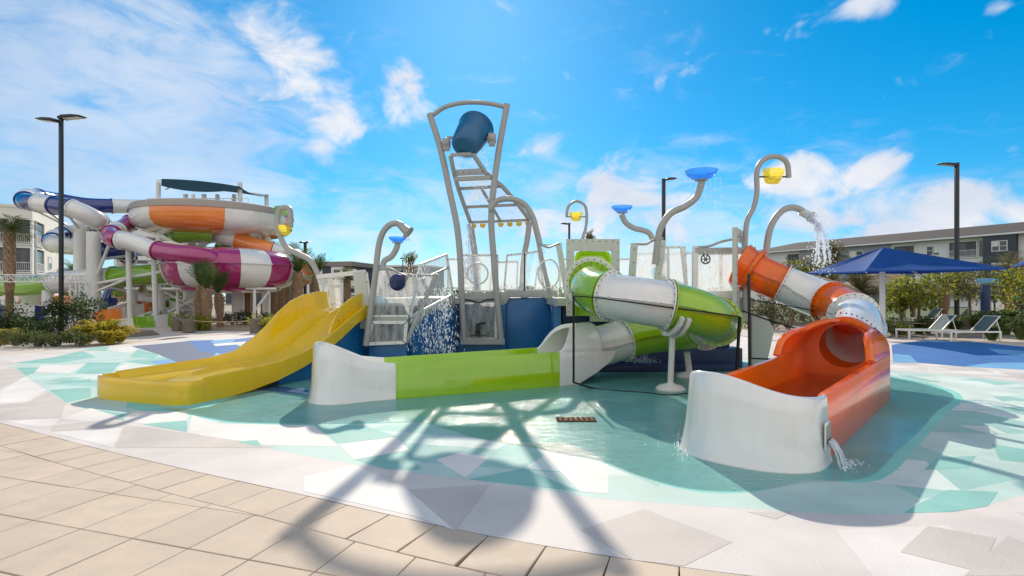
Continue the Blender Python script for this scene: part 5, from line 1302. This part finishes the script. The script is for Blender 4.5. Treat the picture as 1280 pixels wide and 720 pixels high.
def balcony(root, F, s0, s1, z0, h=2.3, d=0.0):
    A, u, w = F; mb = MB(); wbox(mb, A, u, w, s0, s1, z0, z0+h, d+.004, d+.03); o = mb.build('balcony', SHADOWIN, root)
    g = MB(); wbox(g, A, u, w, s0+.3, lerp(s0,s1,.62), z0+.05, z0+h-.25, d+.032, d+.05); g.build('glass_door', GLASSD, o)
    r = MB()
    for zz in (z0+.1, z0+1.0): wbox(r, A, u, w, s0, s1, zz, zz+.06, d+.10, d+.16)
    n = max(4, int((s1-s0)/.14))
    for k in range(n+1): q = lerp(s0, s1, k/n); wbox(r, A, u, w, q-.012, q+.012, z0+.12, z0+1.0, d+.115, d+.145)
    r.build('railing', WFRAME, o)
    f = MB()
    for a, b, c, e in ((s0-.12,s0,z0-.1,z0+h+.12),(s1,s1+.12,z0-.1,z0+h+.12),(s0,s1,z0+h,z0+h+.12),(s0,s1,z0-.14,z0)): wbox(f, A, u, w, a, b, c, e, d+.004, d+.18)
    f.build('trim', STUCW, o)
rb = thing('apartment_building', 'long three-storey white and charcoal apartment block with brown roof, at right', 'building', (68, 85, 0))
A, u, w, LL = wall_frame((49.5, 113.5), (88, 43.2)); F = (A, u, w)
EV = 10.3
mb = MB(); wbox(mb, A, u, w, 0, LL, 0, EV, -14, 0); mb.build('wall', STUCW, rb, flat=True)
mb = MB(); e0, e1 = -1.0, LL + 1
ro = lambda s, dd, z: A + u*s + w*dd + V((0,0,z))
mb.loft([[ro(e0,1.0,EV), ro(e1,1.0,EV)], [ro(e0,1.0,EV+.25), ro(e1,1.0,EV+.25)], [ro(e0+7,-7,EV+2.3), ro(e1,-7,EV+2.3)], [ro(e0,-15,EV+.25), ro(e1,-15,EV+.25)], [ro(e0,-15,EV), ro(e1,-15,EV)]], ring=False); mb.poly([ro(e0,1.0,EV), ro(e0,1.0,EV+.25), ro(e0+7,-7,EV+2.3), ro(e0,-15,EV+.25), ro(e0,-15,EV)]); mb.poly([ro(e0,1,EV), ro(e1,1,EV), ro(e1,-15,EV), ro(e0,-15,EV)])
mb.build('roof', ROOFM, rb, flat=True)
mb = MB(); wbox(mb, A, u, w, e0, e1, EV-.05, EV+.20, 1.0, 1.12); mb.build('gutter', WFRAME, rb)
hp = lambda x: hitpx(x, A, u)
for x0, x1, m, d in ((1000,1113,STUCM,.25),(1232,1273,STUCG,.9),(1320,1370,STUCG,.9)):
    mb = MB(); wbox(mb, A, u, w, hp(x0), hp(x1), 0, EV-.06, 0.002, d); mb.build('projecting_bay', m, rb, flat=True)
for z in (7.5, 4.4, 1.2):
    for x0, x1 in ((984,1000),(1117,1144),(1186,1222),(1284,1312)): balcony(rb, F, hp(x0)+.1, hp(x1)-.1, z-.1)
    for x0, x1, d in ((1158,1175,0),(1243,1263,.9),(1063,1080,.25),(1030,1044,.25),(1330,1352,.9)): window(rb, F, hp(x0), hp(x1), z+.45, z+1.95, d)
    mb = MB(); wbox(mb, A, u, w, hp(1224), hp(1230), z-.1, z+2.2, .004, .03); mb.build('dark_recess', GLASSD, rb)
lb = thing('apartment_building', 'cream three-storey building with recessed balconies behind the left palm', 'building', (-57, 64, 0))
A, u, w, _ = wall_frame((-52.9,60), (-66,51.5)); F = (A, u, w)
A2, u2, w2, _ = wall_frame((-52.9,60), (-60.5,73.4)); F2 = (A2, u2, w2)
mb = MB(); q0 = A; q1 = A + u*16; q3 = A + (V((-60.5,73.4,0)) - A); q2 = q1 + (q3 - q0); mb.prism([q0,q1,q2,q3], V((0,0,11.3))); mb.build('wall', STUCL, lb, flat=True)
mb = MB(); 
for (AA, uu, ww, l) in ((A,u,w,16),(A2,u2,w2,15.3)): wbox(mb, AA, uu, ww, -.1, l, 11.3, 11.6, -.3, .12)
mb.build('parapet', STUCL, lb)
hl = lambda x: hitpx(x, A, u)
for z in (1.0, 4.3, 7.4):
    balcony(lb, F, hl(38), hl(19), z, 2.6); balcony(lb, F, hl(8), hl(-22), z, 2.6)
    a, b = hitpx(43, A2, u2), hitpx(53, A2, u2); balcony(lb, F2, a+.3, b, z, 2.6)
    window(lb, F2, hitpx(60,A2,u2), hitpx(64,A2,u2), z+.6, z+2.2, n=1)
mbld = thing('apartment_building', 'far charcoal and white apartment block behind the yellow slide', 'building', (-38, 112, 0))
A, u, w, LL = wall_frame((-60,114), (-32,108)); F = (A, u, w); 
mb = MB(); wbox(mb, A, u, w, 0, LL, 0, 7.6, -12, 0); mb.build('wall', STUCG, mbld, flat=True)
mb = MB(); wbox(mb, A, u, w, LL-14, LL+.5, 7.6, 8.5, -12.5, .5); mb.build('roof', STUCT, mbld, flat=True)
mb = MB(); wbox(mb, A, u, w, -.5, LL-14.1, 7.6, 8.0, -12.5, .3); mb.build('roof', STUCM, mbld, flat=True)
for s0 in (2, 9.5, 17, 24.5):
    mb = MB(); wbox(mb, A, u, w, s0, s0+2.6, 0, 7.5, .002, .3); mb.build('white_bay', STUCW, mbld, flat=True)
    for z in (.8, 3.2, 5.5): window(mbld, F, s0+3.4, s0+5.4, z, z+1.5); window(mbld, F, s0+.5, s0+2.1, z, z+1.5, .3, 1)
gb = thing('apartment_building', 'far low pale grey building behind the shower arch', 'building', (-28, 125, 0))
A, u, w, LL = wall_frame((-34,126), (-20,122)); F = (A, u, w); mb = MB(); wbox(mb, A, u, w, 0, LL, 0, 8.3, -12, 0); mb.build('wall', STUCM, gb, flat=True)
mb = MB(); wbox(mb, A, u, w, -.3, LL+.3, 8.3, 8.7, -12.3, .3); mb.build('roof', STUCW, gb, flat=True)
for z in (1, 3.6, 6.1):
    for s0 in (1.2, 4.6, 8, 11.4): window(gb, F, s0, s0+1.8, z, z+1.5)
hb = thing('apartment_building', 'pale distant high-rise showing between the far slides', 'building', (-136, 210, 0))
A, u, w, LL = wall_frame((-150,205), (-128,212)); F = (A, u, w); mb = MB(); wbox(mb, A, u, w, 0, LL, 0, 27, -12, 0); mb.build('wall', STUCW, hb, flat=True)
for z in range(2, 26, 3): mb = MB(); wbox(mb, A, u, w, 1, LL-1, z, z+1.3, .004, .05); mb.build('window', GLASSD, hb, flat=True)

# thatched hut
th = thing('thatched_hut', 'round thatched hut with a shaggy brown roof beyond the parasol', 'hut', (24.6, 36, 0)); hc = V((24.6, 36, 0))
mb = MB(); q = random.Random(5)
mb.lathe([(.1,3.35),(.8,3.1),(1.8,2.72),(2.8,2.28),(3.5,1.92),(3.55,1.75),(3.3,1.85),(1.8,2.5),(.1,3.1)], hc, 40)
for _ in range(1500):
    a = q.uniform(0, 2*PI); r = 3.5*math.sqrt(q.uniform(.02,1.05)); z = 3.38 - r*.415; d_ = V((math.cos(a), math.sin(a), 0)); t_ = V((-d_.y, d_.x, 0)); p = hc + d_*r + V((0,0,z+q.uniform(0,.07))); l = q.uniform(.25,.5)
    mb.add([p - t_*.03, p + t_*.03, p + d_*l + V((0,0,-l*.55+q.uniform(-.03,.05)))], [(0,1,2)])
mb.build('roof', THATCH, th, recalc=False)
for k in range(6): a = 2*PI*k/6 + .3; mb = MB(); mb.tube([hc + V((2.6*math.cos(a), 2.6*math.sin(a), 0)), hc + V((2.6*math.cos(a), 2.6*math.sin(a), 2.2))], .16, 10); mb.build('post', ROPE, th)
th2 = thing('thatched_hut', 'second thatched roof half hidden behind the orange tube', 'hut', (18.6, 34, 0)); hc = V((18.6, 34, 0))
mb = MB(); mb.lathe([(.1,3.0),(.8,2.8),(1.8,2.4),(2.6,2.0),(3.0,1.75),(3.0,1.6),(2.6,1.75),(.1,2.7)], hc, 40)
for _ in range(900):
    a = q.uniform(0, 2*PI); r = 2.9*math.sqrt(q.uniform(.02,1.05)); z = 3.04 - r*.43; d_ = V((math.cos(a), math.sin(a), 0)); t_ = V((-d_.y, d_.x, 0)); p = hc + d_*r + V((0,0,z+q.uniform(0,.07))); l = q.uniform(.25,.5)
    mb.add([p - t_*.03, p + t_*.03, p + d_*l + V((0,0,-l*.55))], [(0,1,2)])
mb.build('roof', THATCH, th2, recalc=False)
for k in range(5): a = 2*PI*k/5; mb = MB(); mb.tube([hc + V((2.2*math.cos(a), 2.2*math.sin(a), 0)), hc + V((2.2*math.cos(a), 2.2*math.sin(a), 2.0))], .15, 10); mb.build('post', ROPE, th2)
# small far things on the right
sg = thing('sign_post', 'navy post with a light blue board, right of the black lamp post', 'sign', (P(1232,0,27).x, 27, 0)); p = P(1232,356,27)
mb = MB(); mb.box((p.x, 27, p.z/2), (.34,.2,p.z)); mb.build('post', mat('navy_post', (.012,.03,.11), .5), sg, bevel=.01)
mb = MB(); mb.box((P(1234,0,26.9).x, 26.86, P(0,351,26.9).z), (.95,.12,.24)); mb.build('board', mat('light_blue_board', (.13,.38,.60), .45), sg, bevel=.01)
gc = thing('green_canopy', 'bright green canopy over white seats beyond the strap-leaved plants', 'canopy', (P(1257,0,33).x, 33, 0)); p = P(1257,371,33)
mb = MB(); mb.loft([[V((p.x-1.0,32,p.z-.12)),V((p.x+1.0,32,p.z-.12))],[V((p.x-.9,32.5,p.z+.06)),V((p.x+.9,32.5,p.z+.06))],[V((p.x-.9,33.5,p.z+.1)),V((p.x+.9,33.5,p.z+.1))],[V((p.x-1,34,p.z-.12)),V((p.x+1,34,p.z-.12))]], ring=False); mb.loft([[V((p.x-1,32,p.z-.15)),V((p.x+1,32,p.z-.15))],[V((p.x-1,34,p.z-.15)),V((p.x+1,34,p.z-.15))]], ring=False); mb.build('cover', mat('green_cover', (.06,.42,.03), .6), gc)
for sx in (-.85,.85): 
    for Y in (32.2,33.8): mb = MB(); mb.tube([(p.x+sx,Y,0),(p.x+sx,Y,p.z-.1)], .05, 8); mb.build('leg', STEELW, gc)
def garden_chair(label, x, Y):
    c = P(x,0,Y); c.z = 0; t = thing('garden_chair', label, 'chair', c, 'white slatted chairs under the green canopy')
    mb = MB(); mb.box(c + V((0,0,.4)), (.6,.55,.06)); mb.build('seat', STEELW, t, bevel=.01)
    mb = MB()
    for k in range(5): mb.box(c + V((-.24+.12*k,.28,.8 + .06*(2-abs(k-2)))), (.09,.04,.8 + .12*(2-abs(k-2))))
    mb.build('backrest', STEELW, t)
    for sx in (-.26,.26):
        mb = MB(); mb.box(c + V((sx,-.2,.3)), (.06,.08,.6)); mb.box(c + V((sx,0,.62)), (.12,.6,.04)); mb.build('armrest', STEELW, t)
for x, l in ((1222,'white slatted chair at the left end of the row beyond the plants'),(1243,'white slatted chair in the middle of the row beyond the plants'),(1254,'white slatted chair at the right end of the row beyond the plants')): garden_chair(l, x, 30)

# ---------------------------------------------------------------- planting
def patch(name, pts, m, z=-.012):
    o = MB().poly([(p[0], p[1], z) for p in pts]).build(name, m, flat=True); return tag(o, kind='structure')
patch('planting_bed', [(-60,19.5),(-26,19.2),(-19,19.6),(-15.8,21.2),(-15.2,23.5),(-17.5,26.5),(-24,27),(-60,27)], MULCH)
patch('planting_bed', [(-15.5,26.8),(-13,26.3),(-9,26.2),(-8,28),(-9,33),(-16,33),(-17,29)], mat('straw_mulch', (.33,.25,.15), .95, var=.35, scale=9, bump=.8, bscale=30))
patch('planting_bed', [(13,23.3),(17,22.0),(24,20.4),(32,19.5),(40,28),(30,30),(14,29)], mat('stony_mulch', (.30,.25,.19), .95, var=.35, scale=9, bump=.8, bscale=30))
patch('lawn', [(-6,34),(14,34),(60,40),(60,90),(-20,95),(-20,40)], mat('grass_far', (.07,.10,.03), .9, var=.35, scale=2), z=-.02)

def leafquad(mb, p, d, n_, l, w, mi=0):
    s = d.cross(n_)
    if s.length < 1e-4: s = d.cross(V((1,0,0)))
    s.normalize(); m = p + d*(l*.5) + n_*(l*.06); mb.add([p, m - s*(w/2), p + d*l - n_*(l*.08), m + s*(w/2)], [(0,1,2,3)], mi)
def rdir(q, up=0.0):
    a = q.uniform(0, 2*PI); z = q.uniform(-1, 1); r = math.sqrt(1-z*z); return V((r*math.cos(a), r*math.sin(a), z + up)).normalized()
def shrub(name, label, c, rx, ry, h, mats_, n, ls, seed, group=None, z0=0.0, nclump=14, stems=5, trunk=False, cat='shrub'):
    """leaf clumps on stems; mats_ = (leaf, second leaf)"""
    q = random.Random(seed); c = V(c); t = thing(name, label, cat, c, group); cl = []
    for i in range(nclump):
        a = q.uniform(0, 2*PI); rr = math.sqrt(q.random()); f = q.random(); cl.append((c + V((rx*rr*math.cos(a)*.8, ry*rr*math.sin(a)*.8, z0 + (h-z0)*(.18 + .72*f*(1 - .35*rr*rr)))), q.uniform(.55, 1.1)))
    mb = MB(); cr = min(rx, ry, max(.2,(h-z0)/2))*.55
    for k in range(n):
        cc, s = cl[k % nclump]; d_ = rdir(q); r = cr*s*(q.random() ** .45); p = cc + V((d_.x*r*rx/min(rx,ry), d_.y*r, d_.z*r*.85)); 
        if p.z < .03: p.z = .03 + q.random()*.1
        dd = (d_ + V((0,0,q.uniform(-.2,.7)))).normalized(); leafquad(mb, p, dd, rdir(q, .8), ls*q.uniform(.6,1.3), ls*q.uniform(.35,.6), 0 if q.random() < .72 else 1)
    mb.build('crown' if trunk else 'foliage', list(mats_), t, flat=True, recalc=False)
    mb = MB()
    if trunk:
        top = c + V((q.uniform(-.1,.1), q.uniform(-.1,.1), z0 + (h-z0)*.45)); ln = smooth([c, c + V((.05,.03,(z0)*.6)), top], 4); mb.tube(ln, [lerp(.10,.05,i/(len(ln)-1)) for i in range(len(ln))], 8)
        for cc, s in cl[:9]: mb.tube(smooth([ln[-3], ln[-3].lerp(cc,.5) + V((0,0,.1)), cc], 3), [.035,.03,.026,.02,.016,.012,.01], 5)
        mb.build('trunk', BARK, t)
    else:
        for cc, s in cl[:stems*2]: mb.tube(smooth([c + V((q.uniform(-.1,.1), q.uniform(-.1,.1), 0)), c.lerp(cc,.5) + V((0,0,.05)), cc], 3), [.02,.018,.016,.014,.012,.01,.008], 4)
        mb.build('stems', BARK, t)
    return t
def strap(name, label, c, R, h, m, n, seed, group=None, w=.05, cat='plant'):
    q = random.Random(seed); c = V(c); mb = MB()
    for k in range(n):
        a = q.uniform(0, 2*PI); d_ = V((math.cos(a), math.sin(a), 0)); s = V((-d_.y, d_.x, 0)); r = R*q.uniform(.4,1); hh = h*q.uniform(.55,1); b = c + d_*q.uniform(0,.12); k_ = q.uniform(.55,.95); rows = []
        for i in range(7):
            f = i/6; p = b + d_*(r*f**1.3) + V((0,0,hh*(math.sin(f*PI*.5*(1+.55*(1-k_)*2))))); ww = w*(1-f)**.6*(.6+.8*f)*1.3 + .003; rows.append([p - s*ww/2, p + V((0,0,-ww*.2)), p + s*ww/2])
        mb.loft(rows, ring=False)
    o = mb.build(name, m, origin=c, recalc=False); return tag(o, label, cat, group)
def palm(name, label, c, H_, r0, r1, nf, fl, up, seed, group=None, boots=True, droop=.8, lm=LF_PALM, lf=.36):
    q = random.Random(seed); c = V(c); t = thing(name, label, 'palm', c, group)
    lean = V((q.uniform(-.12,.12), q.uniform(-.12,.12), 0)); ln = [c + lean*(f*f) + V((0,0,H_*f)) for f in [k/12 for k in range(13)]]
    prof = [lerp(r0, r1, f) * (1 + (.35*sst(.35,.55,f)*(1-sst(.85,1,f)) if boots else 0)) for f in [k/12 for k in range(13)]]
    mb = MB(); mb.tube(ln, prof, 14)
    if boots:
        for i in range(26):
            f = lerp(.36, .97, i/25); p0 = c + lean*(f*f) + V((0,0,H_*f)); r = interp([(k/12, prof[k]) for k in range(13)], f)
            for k in range(7):
                a = 2*PI*(k + (i % 2)*.5)/7 + i*.13; d_ = V((math.cos(a), math.sin(a), 0)); s = V((-d_.y, d_.x, 0)); p = p0 + d_*r*.93; b = H_*.035
                mb.add([p - s*r*.34, p + s*r*.34, p + d_*r*.30 + s*r*.16 + V((0,0,b*1.9)), p + d_*r*.30 - s*r*.16 + V((0,0,b*1.9)), p + d_*r*.02 - s*r*.2 + V((0,0,b*1.9)), p + d_*r*.02 + s*r*.2 + V((0,0,b*1.9))], [(0,1,2,3),(3,2,5,4),(0,3,4),(1,5,2)], 1)
    mb.build('trunk', [TRUNKP, BOOT], t)
    mb = MB(); top = ln[-1]
    for k in range(nf):
        a = q.uniform(0, 2*PI); el_ = lerp(up, PI/2*.97, q.random() ** .8); d_ = V((math.cos(a)*math.cos(el_), math.sin(a)*math.cos(el_), math.sin(el_))); L_ = fl*q.uniform(.7,1.05); hz = V((math.cos(a), math.sin(a), 0)); pts = [top + V((0,0,-.05))]; dv = d_.copy(); m = 9
        for i in range(m):
            dv = (dv + V((0,0,-droop*.16*(1 + i*.12))) + hz*.03).normalized(); pts.append(pts[-1] + dv*(L_/m))
        mb.tube(pts, [lerp(.022,.004,i/m) for i in range(m+1)], 4, mi=0)
        for i in range(2, m+1):
            for e in (0, .5):
                p = pts[i-1].lerp(pts[i], e); tdir = (pts[i]-pts[i-1]).normalized(); s = tdir.cross(V((0,0,1)))
                if s.length < .05: s = V((1,0,0))
                s.normalize(); n_ = s.cross(tdir); ll = fl*lf*math.sin(PI*min(1,(i+e)/(m+1.2)))**.6*q.uniform(.8,1.15)
                for sg_ in (-1, 1):
                    dd = (s*sg_*.75 + tdir*.75 + n_*q.uniform(-.05,.35) + V((0,0,-.12))).normalized(); leafquad(mb, p, dd, n_, ll, max(.022, fl*.022), 0)
    mb.build('crown', [lm], t, flat=True, recalc=False); return t
# left palms
def gpt(x, Y): p = P(x, 0, Y); return (p.x, Y, 0)
palm('palm_tree', 'tall palm with a ragged crown in front of the cream building', gpt(12,29), P(0,289,29).z, .18, .16, 20, 1.6, .1, 1, 'palms on the left')
def upal(label, x, yt, Y, seed, sc=1.0): palm('palm_tree', label, gpt(x, Y), P(0, yt, Y).z, .185*sc, .15*sc, 20, 1.6*sc, .98, seed, 'palms on the left', droop=.05, lm=LF_STRAP, lf=.24)
upal('left one of the three stubby palms under the magenta bowl', 248, 358, 27.5, 2)
upal('middle one of the three stubby palms, standing a little in front', 259.5, 362, 26.6, 3, .9)
upal('right one of the three stubby palms under the magenta bowl', 275, 367, 29, 4, .9)
upal('palm standing just left of the yellow cup pole, by the distant lamp', 371.5, 342, 33, 5, 1.25)
upal('slim palm close behind the yellow slide gate', 393.5, 345, 36, 6, 1.1)
for i, (x, yt, Y, s) in enumerate(((89,334,44,.9),(40,350,48,.7),(176,345,46,.8))):
    palm('palm_tree', ('small palm peeping out behind the blue tube columns','small palm at the foot of the cream building','small palm behind the white struts of the slides')[i], gpt(x,Y), P(0,yt+8,Y).z, .2, .16, 26, 1.7*s, -.1, 20+i, 'palms on the left', boots=False)
for i, x in enumerate((309,317,330,342,351,359)):
    palm('palm_tree', ('bare brown palm trunk under the bowls, first from the left','bare brown palm trunk under the bowls, second from the left','bare brown palm trunk under the bowls, third from the left','bare brown palm trunk under the bowls, fourth from the left','bare brown palm trunk under the bowls, fifth from the left','bare brown palm trunk under the bowls, last at right')[i], gpt(x, 46 + (i % 3)*2), 5.2 + .3*(i % 2), .30, .26, 22, 1.5, .0, 40+i, 'palms on the left', boots=False)
palm('palm_tree', 'slender dark palm rising behind the shower arch', gpt(512.5, 40), P(0,333,40).z, .2, .18, 22, 1.3, .7, 61, droop=.3)
palm('palm_tree', 'far palm seen through the gate above the yellow slide', gpt(434, 60), P(0,350,60).z, .25, .2, 26, 1.8, .2, 62, droop=.5)
palm('palm_tree', 'distant palm with a feathery crown seen above the green entry panel', gpt(737, 46), P(0,297,46).z, .22, .2, 22, .9, .0, 63)
# left shrub bed
k = 0
LEFTS = [(8,425,.9,1.35,'dark rounded shrub at the far left edge'),(30,424,.8,1.5,'dark leafy shrub second from the left edge'),(48,426,.8,1.1,'low dark shrub left of the lamp post'),(62,422,.7,1.75,'taller dark shrub just left of the lamp post'),(92,422,.8,1.7,'dark shrub right of the lamp post'),(108,424,.7,1.9,'upright dark shrub beside the gold strap plants'),(-25,424,1.0,1.7,'dark shrub cut off by the left edge')]
for i, (x, yb, r, h, l) in enumerate(LEFTS):
    g_ = G(x, yb); shrub('shrub', l, g_, r*.95, r*.7, h, (LF_DARK, LF_MID), 900, .12, 100+i, 'shrubs of the left bed')
for i, (x, yb, l) in enumerate(((20,432,'pale-tipped ground shrub at the left edge'),(45,433,'pale-tipped ground shrub left of the lamp post'),(70,432,'pale-tipped ground shrub at the lamp post foot'),(98,432,'pale-tipped ground shrub right of the lamp post'))):
    g_ = G(x, yb); shrub('shrub', l, g_, .75, .45, .55, (LF_MID, LF_OLIVE), 520, .10, 120+i, 'low shrubs of the left bed')
for i, (x, yb, R, h, l) in enumerate(((128,428,.85,.85,'golden strap-leaved plant, largest of the clump'),(150,427,.7,.6,'golden strap-leaved plant at the right end of the bed'),(110,428,.6,.65,'golden strap-leaved plant beside the dark shrub'),(138,430,.6,.5,'small golden strap-leaved plant in front'),(5,430,.45,.55,'golden strap-leaved plant at the left edge'))):
    strap('strap_plant', l, G(x, yb), R, h, LF_GOLD, 150, 130+i, 'golden strap plants', w=.075)
for i, (x, yb, r, h, l) in enumerate(((229,412,.45,.75,'yellow croton bush between the two wooden posts'),(250,413,.65,.75,'yellow croton bush in front of the short palms'),(338,416,.85,.85,'yellow croton bush beside the yellow slide'))):
    shrub('croton_bush', l, G(x, yb), r, r*.6, h, (LF_YEL, LF_GOLD), 620, .17, 140+i, 'yellow croton bushes')
for i, x in enumerate((205, 290, 305, 325)):
    shrub('shrub', ('small dark shrub beneath the magenta bowl, left','small dark shrub beneath the magenta bowl, centre','small dark shrub beneath the magenta bowl, right of centre','small dark shrub behind the croton bush')[i], gpt(x, 31.5), .8, .6, .8, (LF_DARK, LF_OLIVE), 420, .13, 150+i, 'shrubs under the bowls')
# right planting
RS = [(953,27,1.1,.9,1.9,'dark hedge shrub behind the net, left'),(985,27.5,1.2,.9,2.1,'dark hedge shrub behind the net, middle'),(1018,28,1.2,.9,2.0,'dark hedge shrub behind the orange tube'),(1045,26,1.0,.8,1.3,'olive shrub behind the white tube segment'),(925,29,1.0,.8,1.6,'dark shrub at the left end of the net')]
for i, (x, Y, rx, ry, h, l) in enumerate(RS): shrub('shrub', l, gpt(x, Y), rx, ry, h, (LF_OLIVE, LF_DARK), 1000, .15, 160+i, 'shrubs behind the net')
shrub('small_tree', 'bright yellow-green young tree right of the parasol post', gpt(1147,26), 1.35, 1.0, 3.0, (LF_YEL, LF_MID), 1500, .20, 171, 'young trees by the loungers', z0=.7, trunk=True, nclump=16, cat='tree')
shrub('small_tree', 'yellow-green bushy tree just right of the parasol post, lower', gpt(1125,25), .9, .8, 2.4, (LF_YEL, LF_MID), 900, .20, 172, 'young trees by the loungers', z0=.5, trunk=True, cat='tree')
shrub('small_tree', 'olive-leaved tree by the black lamp post', gpt(1212,29), 1.6, 1.2, 3.3, (LF_OLIVE, LF_YEL), 1300, .19, 173, 'young trees by the loungers', z0=1.3, trunk=True, nclump=18, cat='tree')
shrub('small_tree', 'tree at the right edge behind the strap-leaved plants', gpt(1277,25), 1.4, 1.2, 3.2, (LF_YEL, LF_MID), 1300, .20, 174, 'young trees by the loungers', z0=.5, trunk=True, nclump=16, cat='tree')
shrub('small_tree', 'far tree showing under the water jet, above the parasol', gpt(1012,46), 3.0, 2.4, 5.2, (LF_OLIVE, LF_YEL), 1500, .36, 175, z0=1.4, trunk=True, nclump=18, cat='tree')
palm('palm_tree', 'far palm beside the water jet, above the parasol', gpt(1046,48), P(0,322,48).z, .25, .2, 34, 2.0, -.2, 176, 'palms on the right', boots=False, lm=LF_OLIVE)
palm('palm_tree', 'feathery palm with pale fronds behind the right parasol tip', gpt(1258,32), P(0,345,32).z, .30, .26, 40, 1.9, -.4, 177, 'palms on the right', boots=False, lm=LF_OLIVE)
palm('palm_tree', 'short palm with a tied crown beside the thatched hut', gpt(1180,33), P(0,362,33).z, .22, .16, 18, .9, .8, 178, 'palms on the right', droop=.25)
palm('palm_tree', 'droopy palm with long fronds behind the parasol post', gpt(1072,33), 1.9, .28, .22, 34, 2.2, .0, 179, 'palms on the right', boots=False, lm=LF_OLIVE)
for i, (x, yb, R, h, l) in enumerate(((1232,417,.95,1.05,'big green strap-leaved plant right of the front lounger'),(1258,418,.9,1.1,'big green strap-leaved plant before the palm'),(1276,424,.8,.9,'green strap-leaved plant at the right edge'),(1212,415,.7,.8,'green strap-leaved plant behind the front lounger back'),(1150,417,.6,.55,'green strap-leaved plant between post and lounger'),(1240,425,.45,.5,'small green strap-leaved plant in front of the big ones'),(1192,417,.5,.6,'green strap-leaved plant between the two loungers'))):
    strap('strap_plant', l, G(x, yb), R, h, LF_STRAP, 110, 190+i, 'green strap plants', w=.085)
for i, (x, Y, h, l) in enumerate(((1118,22.5,.7,'low yellow-green bush beside the wooden post'),(1160,24,.8,'low yellow-green bush behind the left lounger'),(1222,26,.9,'low bush under the olive-leaved tree'),(1090,23,.9,'low bush half hidden by the orange hood'))):
    shrub('shrub', l, gpt(x, Y), .9, .6, h, (LF_MID, LF_YEL), 520, .14, 210+i, 'low bushes on the right')
# far tree line behind everything
q = random.Random(77); mb = MB(); cl = []
for i in range(210):
    x = lerp(-150, 190, q.random()); Y = q.uniform(118, 150); cl.append((V((x, Y, 0)), q.uniform(2.5, 4.6)))
for c, h in cl:
    for k in range(70):
        d_ = rdir(q); p = c + V((d_.x*h*.9, d_.y*h*.8, abs(d_.z)*h*.9 + .3)); leafquad(mb, p, rdir(q), rdir(q,.6), q.uniform(.6,1.3), .6, 0 if q.random() < .6 else 1)
o = mb.build('distant_woods', [LF_DARK, LF_OLIVE], flat=True, recalc=False); tag(o, 'line of dark trees along the horizon', 'woods', kind='stuff')
